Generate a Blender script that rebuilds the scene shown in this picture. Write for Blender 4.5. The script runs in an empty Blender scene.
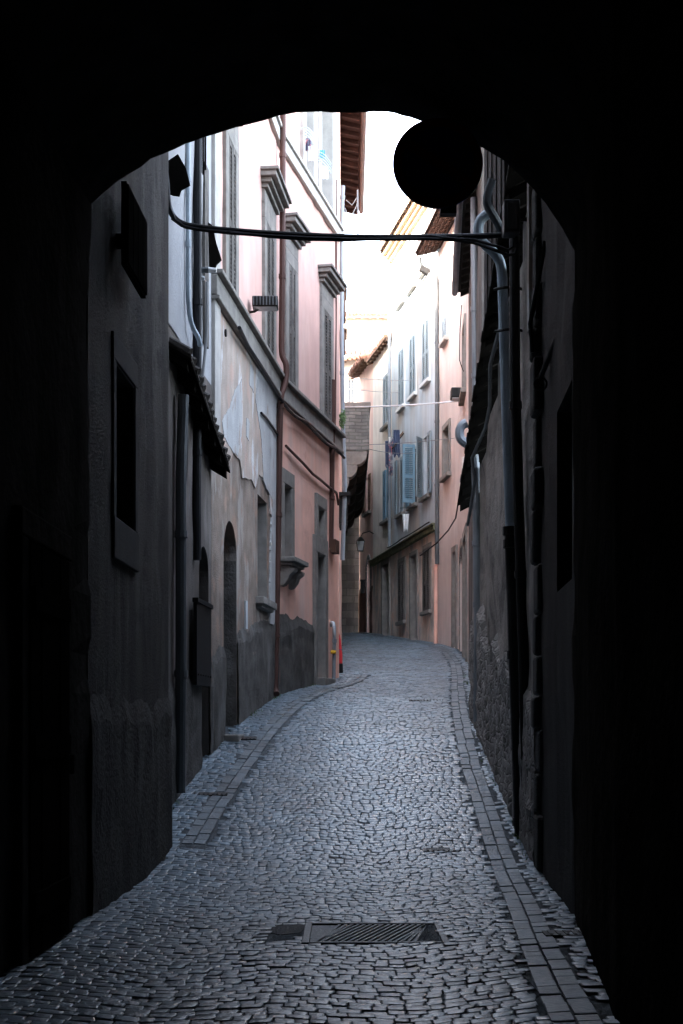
import bpy, math, random
from mathutils import Vector, noise
random.seed(7)
C = bpy.context.scene.collection
F_PX, CX, HY, EYE = 1422.0, 341.5, 727.0, 1.30
PI = math.pi

# ------------------------------------------------------------------ helpers
GP = [(-60,0),(11.2,0),(12.8,.05),(15.8,.62),(18,1.05),(20,1.43),(23.2,1.84),(28,2.28),(32,2.75),(38,3.4),(41,3.72),(50,4.6),(55,5.0),(70,6),(140,9),(600,14)]
def lerp_pts(pts, t):
    if t <= pts[0][0]: return pts[0][1]
    for (a, va), (b, vb) in zip(pts, pts[1:]):
        if t <= b: return va + (vb-va)*(t-a)/(b-a)
    return pts[-1][1]
def g(y):
    return sum(lerp_pts(GP, y+d) for d in (-1.0,-.5,0,.5,1.0))/5
def P(px, py, Y):
    return Vector(((px-CX)/F_PX*Y, Y, EYE+(HY-py)/F_PX*Y))

class MB:
    def __init__(s): s.v=[]; s.f=[]; s.tone=[]
    def quad(s, a, b, c, d):
        i=len(s.v); s.v += [Vector(a),Vector(b),Vector(c),Vector(d)]; s.f.append((i,i+1,i+2,i+3))
    def hexa(s, p):      # 8 points: bottom ring 0-3, top ring 4-7
        i=len(s.v); s.v += [Vector(q) for q in p]
        for f in ((0,3,2,1),(4,5,6,7),(0,1,5,4),(1,2,6,5),(2,3,7,6),(3,0,4,7)): s.f.append(tuple(i+k for k in f))
    def box(s, x0,x1,y0,y1,z0,z1):
        s.hexa([(x0,y0,z0),(x1,y0,z0),(x1,y1,z0),(x0,y1,z0),(x0,y0,z1),(x1,y0,z1),(x1,y1,z1),(x0,y1,z1)])
    def fbox(s, F, u0,u1,o0,o1,z0,z1, dz=0, taper=0):
        W=F.W
        s.hexa([W(u0,o0,z0),W(u1,o0,z0),W(u1,o1,z0+dz),W(u0,o1,z0+dz),W(u0,o0,z1),W(u1,o0,z1),W(u1,o1,z1+dz),W(u0,o1,z1+dz)])
    def tube(s, pts, r, n=10, caps=True):
        pts=[Vector(p) for p in pts]; rings=[]; N=len(pts)
        rs = r if isinstance(r,(list,tuple)) else [r]*N
        up=None
        for k,p in enumerate(pts):
            t=(pts[min(k+1,N-1)]-pts[max(k-1,0)]).normalized()
            if up is None:
                up=Vector((0,0,1)) if abs(t.z)<.9 else Vector((1,0,0))
            a=t.cross(up).normalized(); b=a.cross(t).normalized(); up=b
            i=len(s.v)
            for j in range(n):
                th=2*PI*j/n; s.v.append(p+(a*math.cos(th)+b*math.sin(th))*rs[k])
            rings.append(i)
        for a,b in zip(rings,rings[1:]):
            for j in range(n): s.f.append((a+j,a+(j+1)%n,b+(j+1)%n,b+j))
        if caps:
            s.f.append(tuple(rings[0]+j for j in range(n))[::-1]); s.f.append(tuple(rings[-1]+j for j in range(n)))
    def prism(s, ring, off):   # closed ring of points extruded by a vector
        n=len(ring); i=len(s.v); off=Vector(off)
        s.v += [Vector(p) for p in ring]+[Vector(p)+off for p in ring]
        s.f.append(tuple(i+k for k in range(n))); s.f.append(tuple(i+n+k for k in range(n))[::-1])
        for k in range(n): s.f.append((i+k,i+(k+1)%n,i+n+(k+1)%n,i+n+k))
    def build(s, name, mat, parent=None, smooth=False, bevel=0, norm=True):
        me=bpy.data.meshes.new(name)
        off = parent_loc(parent)
        me.from_pydata([v-off for v in s.v],[],s.f); me.update()
        if norm:
            import bmesh
            bm=bmesh.new(); bm.from_mesh(me)
            bmesh.ops.recalc_face_normals(bm, faces=bm.faces[:]); bm.to_mesh(me); bm.free()
        if s.tone:
            at=me.attributes.new('tone','FLOAT','FACE'); at.data.foreach_set('value', s.tone)
        o=bpy.data.objects.new(name, me); C.objects.link(o); me.materials.append(mat)
        if smooth:
            for p in me.polygons: p.use_smooth=True
        if bevel:
            b=o.modifiers.new('bev','BEVEL'); b.width=bevel; b.segments=2; b.limit_method='ANGLE'
        if parent is not None: o.parent=parent
        return o
def parent_loc(p):
    v=Vector((0,0,0))
    while p is not None: v=v+p.location; p=p.parent
    return v
def thing(name, label, cat, loc, group=None):
    o=bpy.data.objects.new(name,None); C.objects.link(o); o.location=Vector(loc); o.empty_display_size=.2
    o['label']=label; o['category']=cat
    if group: o['group']=group
    return o
def tag(o, label, cat, group=None):
    o['label']=label; o['category']=cat
    if group: o['group']=group
    return o
def solo(mb, name, mat, label, cat, group=None, **kw):
    c=sum(mb.v,Vector((0,0,0)))/len(mb.v); zmin=min(v.z for v in mb.v)
    off=Vector((c.x,c.y,zmin)); mb.v=[v-off for v in mb.v]
    o=mb.build(name,mat,None,**kw); o.location=off
    return tag(o,label,cat,group)

class Fac:
    def __init__(s, p0, p1, side):
        s.p0=Vector((p0[0],p0[1])); s.p1=Vector((p1[0],p1[1])); d=s.p1-s.p0; s.L=d.length; s.d=d/s.L
        s.n = Vector((s.d.y,-s.d.x)) if side=='L' else Vector((-s.d.y,s.d.x))
    def W(s,u,o,z):
        q=s.p0+s.d*u+s.n*o; return Vector((q.x,q.y,z))
    def u(s,px,o=0):
        k=(px-CX)/F_PX; b=s.p0+s.n*o
        return (k*b.y-b.x)/(s.d.x-k*s.d.y)
    def y(s,u): return s.p0.y+s.d.y*u
    def z(s,px,py):
        Y=s.y(s.u(px)); return EYE+(HY-py)*Y/F_PX
    def rect(s,x0,x1,yt,yb):    # yt/yb are picture heights at x0
        return [min(s.u(x0),s.u(x1)),max(s.u(x0),s.u(x1)),s.z(x0,yb),s.z(x0,yt)]

def wall(F,u0,u1,z0,z1,ops=(),depth=.22,body=6.0,disp=.014,step=.4,seed=0,edge_noise=0):
    """front sheet with openings and reveals, plus the body of the house behind it. op=(u0,u1,z0,z1[,arch_rise])"""
    m=MB()
    def breaks(a,b,xs):
        xs=sorted(set([round(a,4),round(b,4)]+[round(x,4) for x in xs if a<x<b])); out=[]
        for p,q in zip(xs,xs[1:]):
            n=max(1,int(math.ceil((q-p)/step))); out+=[p+(q-p)*k/n for k in range(n)]
        return out+[xs[-1]]
    us=breaks(u0,u1,[v for o in ops for v in o[:2]]); zs=breaks(z0,z1,[v for o in ops for v in o[2:4]])
    hard=set([round(v,3) for o in ops for v in o[:2]]+[round(u0,3),round(u1,3)])
    hz=set([round(v,3) for o in ops for v in o[2:4]]+[round(z1,3)])
    idx={}
    def vid(i,j):
        if (i,j) not in idx:
            u,z=us[i],zs[j]; d=0
            if round(u,3) not in hard and round(z,3) not in hz:
                d=disp*2*noise.noise((u*.7+seed*13.1,z*.7,seed))+disp*.6*noise.noise((u*2.3,z*2.3,seed+5))
            idx[(i,j)]=len(m.v); m.v.append(F.W(u,d,z))
        return idx[(i,j)]
    for i in range(len(us)-1):
        for j in range(len(zs)-1):
            uc=(us[i]+us[i+1])/2; zc=(zs[j]+zs[j+1])/2
            if any(o[0]<uc<o[1] and o[2]<zc<o[3] for o in ops): continue
            m.f.append((vid(i,j),vid(i+1,j),vid(i+1,j+1),vid(i,j+1)))
    for o in ops:
        a,b,c,d=o[:4]; rise=o[4] if len(o)>4 else 0
        W=F.W
        zt=d-rise
        m.quad(W(a,0,c),W(a,-depth,c),W(a,-depth,zt),W(a,0,zt)); m.quad(W(b,0,c),W(b,-depth,c),W(b,-depth,zt),W(b,0,zt))
        m.quad(W(a,0,c),W(b,0,c),W(b,-depth,c),W(a,-depth,c))
        if not rise: m.quad(W(a,0,d),W(b,0,d),W(b,-depth,d),W(a,-depth,d))
        else:
            N=14; arc=[]
            for k in range(N+1):
                th=PI-PI*k/N; arc.append(((a+b)/2+(b-a)/2*math.cos(th), zt+rise*math.sin(th)))
            for (ua,za),(ub,zb) in zip(arc,arc[1:]):
                m.quad(W(ua,0,za),W(ub,0,zb),W(ub,0,d),W(ua,0,d))
                m.quad(W(ua,0,za),W(ub,0,zb),W(ub,-depth,zb),W(ua,-depth,za))
    W=F.W
    m.quad(W(u0,0,z0),W(u0,-depth,z0),W(u0,-depth,z1),W(u0,0,z1)); m.quad(W(u1,0,z0),W(u1,-depth,z0),W(u1,-depth,z1),W(u1,0,z1))
    m.quad(W(u0,0,z1),W(u1,0,z1),W(u1,-depth,z1),W(u0,-depth,z1))
    m.fbox(F,u0,u1,-body,-depth,z0,z1)
    return m

# ------------------------------------------------------------------ materials
def nodes(name):
    m=bpy.data.materials.new(name); m.use_nodes=True; nt=m.node_tree; b=nt.nodes['Principled BSDF']
    return m,nt,b
def N(nt,t,**kw):
    n=nt.nodes.new(t)
    for k,v in kw.items():
        if k in n.inputs: n.inputs[k].default_value=v
        else: setattr(n,k,v)
    return n
def mixc(nt,fac,a,b,mode='MIX'):
    n=nt.nodes.new('ShaderNodeMix'); n.data_type='RGBA'; n.blend_type=mode
    for sock,val in ((n.inputs[0],fac),(n.inputs[6],a),(n.inputs[7],b)):
        if hasattr(val,'is_output'): nt.links.new(val,sock)
        elif isinstance(val,(int,float)): sock.default_value=val
        else: sock.default_value=(*val,1)
    return n.outputs[2]
def ramp(nt,src,a,b,lo=0,hi=1):
    r=nt.nodes.new('ShaderNodeMapRange'); nt.links.new(src,r.inputs[0])
    r.inputs[1].default_value=a; r.inputs[2].default_value=b; r.inputs[3].default_value=lo; r.inputs[4].default_value=hi
    return r.outputs[0]
def M(name,col,rough=.85,var=.25,scale=1.6,streak=.25,bump=.25,bscale=45,patch=None,patch_thr=.56,patch_soft=.03,patch_map=(1.2,1.2,.6),metallic=0,spec=.12,patch2=None,patch2_thr=.6,rub=None,brick=None):
    m,nt,b=nodes(name); L=nt.links
    tc=N(nt,'ShaderNodeTexCoord')
    obj=tc.outputs['Object']
    n1=N(nt,'ShaderNodeTexNoise',Scale=scale,Detail=6.0,Roughness=.62); L.new(obj,n1.inputs['Vector'])
    c0=tuple(max(0,x*(1-var)) for x in col); c1=tuple(min(1,x*(1+var)) for x in col)
    out=mixc(nt,ramp(nt,n1.outputs[0],.3,.7),c0,c1)
    n2=N(nt,'ShaderNodeTexNoise',Scale=bscale,Detail=4.0,Roughness=.6); L.new(obj,n2.inputs['Vector'])
    height=n2.outputs[0]
    if patch:
        mp=N(nt,'ShaderNodeMapping'); mp.inputs['Scale'].default_value=patch_map; L.new(obj,mp.inputs['Vector'])
        n3=N(nt,'ShaderNodeTexNoise',Scale=1.0,Detail=7.0,Roughness=.58); L.new(mp.outputs[0],n3.inputs['Vector'])
        msk=ramp(nt,n3.outputs[0],patch_thr-patch_soft,patch_thr+patch_soft)
        out=mixc(nt,msk,out,patch)
        ad=N(nt,'ShaderNodeMath',operation='MULTIPLY_ADD'); L.new(msk,ad.inputs[0]); ad.inputs[1].default_value=.5; L.new(height,ad.inputs[2]); height=ad.outputs[0]
    if patch2:
        n4=N(nt,'ShaderNodeTexNoise',Scale=2.3,Detail=8.0,Roughness=.65)
        mp=N(nt,'ShaderNodeMapping'); mp.inputs['Location'].default_value=(5,3,9); L.new(obj,mp.inputs['Vector']); L.new(mp.outputs[0],n4.inputs['Vector'])
        out=mixc(nt,ramp(nt,n4.outputs[0],patch2_thr-.05,patch2_thr+.05),out,patch2)
    if streak:
        mp=N(nt,'ShaderNodeMapping'); mp.inputs['Scale'].default_value=(3.2,3.2,.4); L.new(obj,mp.inputs['Vector'])
        n5=N(nt,'ShaderNodeTexNoise',Scale=1.0,Detail=5.0,Roughness=.6); L.new(mp.outputs[0],n5.inputs['Vector'])
        s=ramp(nt,n5.outputs[0],.3,.7,1-streak*.8,1+streak*.35)
        cmb=N(nt,'ShaderNodeCombineColor'); [L.new(s,cmb.inputs[k]) for k in range(3)]
        out=mixc(nt,1.0,out,cmb.outputs[0],'MULTIPLY')
    if rub:
        vo=N(nt,'ShaderNodeTexVoronoi',feature='DISTANCE_TO_EDGE',Scale=rub); mp=N(nt,'ShaderNodeMapping'); mp.inputs['Scale'].default_value=(1,1,1.5)
        L.new(obj,mp.inputs['Vector']); 
        nd=N(nt,'ShaderNodeTexNoise',Scale=4.0,Detail=3.0); L.new(obj,nd.inputs['Vector'])
        va=N(nt,'ShaderNodeVectorMath',operation='MULTIPLY_ADD'); L.new(nd.outputs[1],va.inputs[0]); va.inputs[1].default_value=(.25,.25,.25); L.new(mp.outputs[0],va.inputs[2])
        L.new(va.outputs[0],vo.inputs['Vector'])
        e=ramp(nt,vo.outputs[0],.0,.12)
        vc=N(nt,'ShaderNodeTexVoronoi',Scale=rub); L.new(va.outputs[0],vc.inputs['Vector'])
        bw=N(nt,'ShaderNodeRGBToBW'); L.new(vc.outputs['Color'],bw.inputs[0]); s=ramp(nt,bw.outputs[0],.2,.8,.6,1.35)
        cmb=N(nt,'ShaderNodeCombineColor'); [L.new(s,cmb.inputs[k]) for k in range(3)]
        out=mixc(nt,1.0,out,cmb.outputs[0],'MULTIPLY')
        out=mixc(nt,e,tuple(x*.8 for x in col),out)
        ad=N(nt,'ShaderNodeMath',operation='MULTIPLY_ADD'); L.new(e,ad.inputs[0]); ad.inputs[1].default_value=2.5; L.new(height,ad.inputs[2]); height=ad.outputs[0]
    if brick:
        sx=N(nt,'ShaderNodeSeparateXYZ'); L.new(obj,sx.inputs[0]); ax=N(nt,'ShaderNodeMath',operation='ADD'); L.new(sx.outputs[0],ax.inputs[0]); L.new(sx.outputs[1],ax.inputs[1])
        cx=N(nt,'ShaderNodeCombineXYZ'); L.new(ax.outputs[0],cx.inputs[0]); L.new(sx.outputs[2],cx.inputs[1])
        nd=N(nt,'ShaderNodeTexNoise',Scale=3.0,Detail=3.0); L.new(obj,nd.inputs['Vector'])
        va=N(nt,'ShaderNodeVectorMath',operation='MULTIPLY_ADD'); L.new(nd.outputs[1],va.inputs[0]); va.inputs[1].default_value=(.12,.08,0); L.new(cx.outputs[0],va.inputs[2])
        br=N(nt,'ShaderNodeTexBrick'); br.inputs['Scale'].default_value=1; br.inputs['Brick Width'].default_value=brick[0]; br.inputs['Row Height'].default_value=brick[1]; br.inputs['Mortar Size'].default_value=.012
        br.inputs['Color1'].default_value=(.65,.65,.65,1); br.inputs['Color2'].default_value=(1.25,1.2,1.15,1); br.inputs['Mortar'].default_value=(.6,.6,.58,1)
        L.new(va.outputs[0],br.inputs['Vector']); out=mixc(nt,1.0,out,br.outputs[0],'MULTIPLY')
        ad=N(nt,'ShaderNodeMath',operation='MULTIPLY_ADD'); L.new(br.outputs[1],ad.inputs[0]); ad.inputs[1].default_value=-2.0; L.new(height,ad.inputs[2]); height=ad.outputs[0]
    L.new(out,b.inputs['Base Color'])
    b.inputs['Roughness'].default_value=rough; b.inputs['Metallic'].default_value=metallic; b.inputs['Specular IOR Level'].default_value=spec
    if bump:
        bp=N(nt,'ShaderNodeBump'); bp.inputs['Strength'].default_value=bump; bp.inputs['Distance'].default_value=.02
        L.new(height,bp.inputs['Height']); L.new(bp.outputs[0],b.inputs['Normal'])
    return m

pink=M('pink plaster',(.85,.50,.395),var=.10,streak=.14,bump=.25,patch=(.78,.53,.45),patch_thr=.58,patch_soft=.1,patch2=(.74,.41,.33),patch2_thr=.62)
pink_up=M('pale pink plaster',(.60,.385,.33),var=.07,streak=.12,bump=.2,patch=(.64,.45,.39),patch_thr=.6,patch_soft=.12)
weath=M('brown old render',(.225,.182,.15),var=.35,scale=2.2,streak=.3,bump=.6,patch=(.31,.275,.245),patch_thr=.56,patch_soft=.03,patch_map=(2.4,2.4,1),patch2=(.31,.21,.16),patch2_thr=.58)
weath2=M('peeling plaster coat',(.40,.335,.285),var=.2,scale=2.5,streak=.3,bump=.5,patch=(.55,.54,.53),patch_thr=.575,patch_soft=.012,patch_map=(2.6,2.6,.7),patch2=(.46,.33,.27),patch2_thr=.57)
dado=M('dark rough render',(.105,.098,.09),var=.45,scale=3,streak=.2,bump=.9,bscale=28,patch=(.17,.165,.155),patch_thr=.6,patch_soft=.06,patch_map=(2,2,1.2))
greypl=M('grey plaster',(.42,.42,.415),var=.15,streak=.2,bump=.6,bscale=30,patch=(.36,.32,.29),patch_thr=.6,patch_soft=.02,patch_map=(4,4,2))
dirtpl=M('dirty grey plaster',(.12,.105,.095),var=.3,streak=.45,bump=.4,patch=(.165,.15,.138),patch_thr=.58,patch_soft=.05,patch_map=(2,2,.8))
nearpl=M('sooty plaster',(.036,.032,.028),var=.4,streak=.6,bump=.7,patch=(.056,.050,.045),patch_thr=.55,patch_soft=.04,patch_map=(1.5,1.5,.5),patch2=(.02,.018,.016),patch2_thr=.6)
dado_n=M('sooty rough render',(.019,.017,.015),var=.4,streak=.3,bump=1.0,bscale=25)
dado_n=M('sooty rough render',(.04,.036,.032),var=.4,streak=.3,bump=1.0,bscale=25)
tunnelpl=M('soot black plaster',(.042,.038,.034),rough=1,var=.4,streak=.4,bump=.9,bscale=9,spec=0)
stone=M('grey tuff stone',(.225,.21,.19),var=.22,scale=5,streak=.2,bump=.35,bscale=60)
stone_l=M('pale stone',(.42,.40,.37),var=.15,scale=4,streak=.15,bump=.25)
rubble=M('rubble wall',(.24,.225,.21),var=.3,scale=3,streak=.25,bump=.45,bscale=30,rub=6.5)
rubble_pl=M('crumbling plaster over rubble',(.31,.28,.255),var=.3,scale=2.5,streak=.3,bump=.9,bscale=22,patch=(.19,.175,.165),patch_thr=.56,patch_soft=.06,patch_map=(2.5,2.5,1.6))
brickst=M('old stone courses',(.20,.21,.205),var=.35,streak=.2,bump=1.0,bscale=25,brick=(.36,.10))
endst=M('grey ashlar',(.17,.17,.167),var=.3,streak=.35,bump=.5,brick=(.55,.28),patch=(.11,.115,.10),patch_thr=.56,patch_soft=.09)
bluepl=M('pale blue plaster',(.47,.52,.55),var=.08,scale=1.2,streak=.25,bump=.25,patch=(.47,.42,.37),patch_thr=.57,patch_soft=.10,patch_map=(.6,.6,.35))
bluelow=M('stained ochre plaster',(.72,.58,.49),var=.2,streak=.3,bump=.4,patch=(.42,.39,.36),patch_thr=.54,patch_soft=.06,patch_map=(1.6,1.6,.6),patch2=(.70,.48,.37),patch2_thr=.58)
creampl=M('cream plaster',(.78,.70,.61),var=.08,streak=.15,bump=.25,patch=(.62,.53,.45),patch_thr=.64,patch_soft=.08,patch_map=(1.5,1.5,.5))
farcream=M('warm cream plaster',(.70,.62,.53),var=.12,streak=.25,bump=.25,patch=(.58,.49,.40),patch_thr=.6,patch_soft=.08)
peach=M('peach plaster',(.78,.54,.45),var=.08,streak=.12,bump=.2)
pinkr=M('dusty pink plaster',(.60,.52,.48),var=.08,streak=.14,bump=.2,patch=(.53,.44,.40),patch_thr=.58,patch_soft=.1)
moss=M('mossy ledge stone',(.17,.175,.105),var=.45,scale=6,streak=.3,bump=.6)
wood_red=M('red brown boards',(.035,.017,.014),var=.4,scale=6,streak=.3,bump=.3)
wood_dk=M('dark old wood',(.035,.028,.023),var=.4,scale=5,streak=.3,bump=.3)
wood_gr=M('grey weathered wood',(.12,.11,.10),var=.35,scale=5,streak=.45,bump=.35)
wood_br=M('brown wood',(.16,.10,.07),var=.3,scale=5,streak=.4,bump=.3)
doorgr=M('grey door boards',(.13,.125,.12),var=.3,scale=3,streak=.4,bump=.4)
tile=M('terracotta tile',(.22,.11,.075),var=.4,scale=7,streak=0,bump=.4,patch=(.2,.17,.13),patch_thr=.6,patch_soft=.08,patch_map=(5,5,5))
tile_br=M('brown tile underside',(.045,.025,.02),var=.4,scale=7,streak=0,bump=.3)
clothb=M('black sheet',(.010,.009,.008),rough=1,var=.4,streak=.2,bump=.3,spec=0)
clothb2=M('blackened boards',(.011,.009,.008),var=.4,streak=.4,bump=.3)
greyup=M('pale grey plaster',(.37,.37,.375),var=.08,streak=.10,bump=.6,bscale=30)
zinc_d=M('dull grey pipe',(.12,.13,.135),rough=.55,var=.25,streak=.35,bump=.2,metallic=.2)
tile_dk=M('sooty tile',(.028,.024,.021),var=.4,scale=7,streak=0,bump=.4)
blue_sh=M('blue shutter paint',(.16,.265,.33),rough=.55,var=.12,streak=.18,bump=.1)
grey_sh=M('pale blue grey shutter paint',(.24,.29,.31),rough=.55,var=.12,streak=.2,bump=.1)
white_p=M('white sash paint',(.62,.62,.6),rough=.5,var=.08,streak=.1,bump=.05)
copper=M('brown painted pipe',(.085,.045,.037),rough=.45,var=.2,streak=.25,bump=.1,metallic=.2)
zinc=M('zinc pipe',(.27,.29,.31),rough=.5,var=.2,streak=.3,bump=.1,metallic=.35)
zinc_b=M('blue grey pipe',(.46,.55,.62),rough=.5,var=.3,streak=.4,bump=.25,spec=.4)
zinc_w=M('pale pipe',(.60,.63,.65),rough=.45,var=.12,streak=.2,bump=.05,metallic=.1)
iron=M('dark iron',(.035,.033,.032),rough=.55,var=.35,streak=.2,bump=.3,metallic=.5)
rust=M('rusty iron',(.09,.05,.035),rough=.7,var=.4,streak=.2,bump=.3,metallic=.3)
cable=M('black cable',(.02,.02,.022),rough=.5,var=.2,streak=0,bump=0)
cable_g=M('grey cable',(.2,.2,.2),rough=.6,var=.2,streak=0,bump=0)
red=M('red paint',(.50,.03,.035),rough=.4,var=.12,streak=.1,bump=.05)
yellow=M('yellow valve paint',(.75,.40,.03),rough=.45,var=.1,streak=0,bump=0)
whitem=M('white enamel',(.72,.72,.70),rough=.4,var=.05,streak=0,bump=0)
sign_blue=M('sign blue',(.02,.05,.22),rough=.4,var=.05,streak=0,bump=0)
sign_red=M('sign red',(.35,.02,.02),rough=.4,var=.05,streak=0,bump=0)
cl_navy=M('navy cloth',(.07,.09,.15),var=.2,streak=0,bump=.2)
cl_white=M('white cloth',(.75,.77,.78),var=.06,streak=0,bump=.1)
cl_print=M('printed cloth',(.10,.11,.16),var=.2,streak=0,bump=.2,patch=(.5,.12,.12),patch_thr=.56,patch_map=(18,18,12),patch2=(.6,.6,.6),patch2_thr=.58)
cl_teal=M('teal cloth',(.12,.35,.45),var=.15,streak=0,bump=.1)
plastic_g=M('grey plastic',(.33,.34,.35),rough=.5,var=.08,streak=.1,bump=0)
tar=M('black tar',(.012,.012,.013),rough=.7,var=.3,streak=0,bump=.4)
black=M('black panel',(.012,.012,.012),rough=.6,var=.2,streak=.2,bump=.2)
earth=M('ground earth',(.06,.055,.05),var=.3,streak=0,bump=.4)
m,nt,b=nodes('window glass'); b.inputs['Base Color'].default_value=(.02,.024,.028,1); b.inputs['Roughness'].default_value=.12; glass=m
m,nt,b=nodes('leaf'); b.inputs['Base Color'].default_value=(.07,.13,.035,1); b.inputs['Roughness'].default_value=.6; leafm=m
m,nt,b=nodes('lamp glass'); b.inputs['Base Color'].default_value=(.35,.36,.36,1); b.inputs['Roughness'].default_value=.25; lampg=m
def stone_mat(name,lo,hi,rough0,rough1):
    m,nt,b=nodes(name); L=nt.links
    at=N(nt,'ShaderNodeAttribute',attribute_name='tone'); tc=N(nt,'ShaderNodeTexCoord')
    n=N(nt,'ShaderNodeTexNoise',Scale=26.0,Detail=5.0,Roughness=.65); L.new(tc.outputs['Object'],n.inputs['Vector'])
    n2=N(nt,'ShaderNodeTexNoise',Scale=.9,Detail=4.0,Roughness=.6); L.new(tc.outputs['Object'],n2.inputs['Vector'])
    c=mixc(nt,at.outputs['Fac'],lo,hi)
    s=ramp(nt,n.outputs[0],.3,.7,.75,1.25); s2=ramp(nt,n2.outputs[0],.35,.65,.72,1.3)
    mu=N(nt,'ShaderNodeMath',operation='MULTIPLY'); L.new(s,mu.inputs[0]); L.new(s2,mu.inputs[1])
    cmb=N(nt,'ShaderNodeCombineColor'); [L.new(mu.outputs[0],cmb.inputs[k]) for k in range(3)]
    c=mixc(nt,1.0,c,cmb.outputs[0],'MULTIPLY'); L.new(c,b.inputs['Base Color'])
    L.new(ramp(nt,n.outputs[0],.3,.7,rough0,rough1),b.inputs['Roughness']); b.inputs['Specular IOR Level'].default_value=.5
    bp=N(nt,'ShaderNodeBump'); bp.inputs['Strength'].default_value=.55; bp.inputs['Distance'].default_value=.008
    n3=N(nt,'ShaderNodeTexNoise',Scale=38.0,Detail=3.0); L.new(tc.outputs['Object'],n3.inputs['Vector'])
    L.new(n3.outputs[0],bp.inputs['Height']); L.new(bp.outputs[0],b.inputs['Normal'])
    return m
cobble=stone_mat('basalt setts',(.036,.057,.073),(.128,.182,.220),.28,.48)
slabm=stone_mat('kerb slab stone',(.034,.047,.056),(.085,.112,.13),.4,.65)

# ------------------------------------------------------------------ plan of the street
LW=[(-60,-1.85),(-6,-1.85),(7,-1.8),(9.8,-1.75),(13.4,-1.63),(13.41,-1.95),(17.7,-1.62),(23.2,-1.04),(27.8,-.05),(41,0.0),(53,-.3),(70,-.5)]
RW=[(-60,1.2),(-6,1.2),(6.3,1.22),(9.8,1.61),(12.6,1.75),(20.2,1.86),(20.3,2.0),(28,2.5),(29,2.72),(38.4,3.05),(41,2.77),(53,.68),(70,.6)]
xl=lambda y: lerp_pts(LW,y)
xr=lambda y: lerp_pts(RW,y)

# ground sheet, road, kerb strips
mb=MB(); ys=[-60,-20,0]+[k*.8 for k in range(1,90)]+[80,100,140,250,600]; prev=None
for y in ys:
    i=len(mb.v); mb.v += [Vector((x,y,g(y)-.06)) for x in (-400,-60,-8,8,60,400)]
    if prev is not None:
        for k in range(5): mb.f.append((prev+k,prev+k+1,i+k+1,i+k))
    prev=i
o=mb.build('ground',earth); o['kind']='structure'

def crown(x,y):   # slight hollow of the roadway
    a,b_=xl(y),xr(y); t=(x-(a+b_)/2)/max(.5,(b_-a)/2); return -.05*(1-t*t)*(1-.4*min(1,max(0,(y-26)/8)))
def sett(mb,cx,cy,w,l,ang,tone,h=0,tilt=.02,drop=.009,inset=.13):
    ca,sa=math.cos(ang),math.sin(ang); i=len(mb.v)
    tx,ty=random.gauss(0,tilt),random.gauss(0,tilt); hh=random.gauss(0,.0033)+h
    for ring,(s,dz) in enumerate(((1,-drop),(1,-drop*.35),(1-inset,0.0))):
        for (a,b_) in ((-1,-1),(1,-1),(1,1),(-1,1)):
            lx=a*w/2*s*(1+random.uniform(-.05,.05)); ly=b_*l/2*s*(1+random.uniform(-.05,.05))
            x=cx+lx*ca-ly*sa; y=cy+lx*sa+ly*ca
            mb.v.append(Vector((x,y,g(y)+crown(x,y)+hh+dz+(tx*lx+ty*ly if ring else 0))))
    mb.f.append((i+8,i+9,i+10,i+11)); mb.tone.append(tone)
    for k in range(4):
        mb.f.append((i+k,i+(k+1)%4,i+4+(k+1)%4,i+4+k)); mb.tone.append(tone)
        mb.f.append((i+4+k,i+4+(k+1)%4,i+8+(k+1)%4,i+8+k)); mb.tone.append(tone)
KL=(.30,.50,.68)   # kerb slabs left: distance from wall
KR=(.02,.19,.40)
def xls(y): return sum(xl(max(13.5,y+d)) for d in (-1.6,-.8,0,.8,1.6))/5
def xrs(y): return sum(xr(y+d) for d in (-3,-2,-1,0,1,2,3))/7
def slab_lim(y):
    if y<13.41:
        return xl(y)-.03, xrs(y)-.40
    if y>29: return xl(y), xrs(y)-.40
    return xls(y)+.605, xrs(y)-.40
road=MB(); GR=(-.25,.68,8.85,9.75)   # grate opening kept free
patch=(-.50,-.27,9.0,9.68)
pitch=.092
def rowline(j,x):
    fan=abs(((x+.3+.12*noise.noise((x*.8,j*.04,2)))/1.25)%1-.5)*.40
    return j*pitch+fan+x*.06+.05*noise.noise((x*1.1,j*.09,5))+.022*noise.noise((x*5.5,j*3.7,9))
def stone4(mb,q,tone):
    """one worn sett from its four corners: sunken joint edge, shoulder and softly domed crown"""
    cx=sum(p[0] for p in q)/4; cy=sum(p[1] for p in q)/4
    tx,ty=random.gauss(0,.018),random.gauss(0,.018); hh=random.gauss(0,.0026); i=len(mb.v)
    for s,dz in ((.985,-.007),(.92,-.0010),(.80,.0004)):
        for (x,y) in q:
            X=cx+(x-cx)*s; Y=cy+(y-cy)*s
            mb.v.append(Vector((X,Y,g(Y)+crown(X,Y)+dz+hh+tx*(X-cx)+ty*(Y-cy))))
    mb.f.append((i+8,i+9,i+10,i+11)); mb.tone.append(tone)
    for r_ in (0,4):
        for k in range(4): mb.f.append((i+r_+k,i+r_+(k+1)%4,i+r_+4+(k+1)%4,i+r_+4+k)); mb.tone.append(tone)
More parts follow.
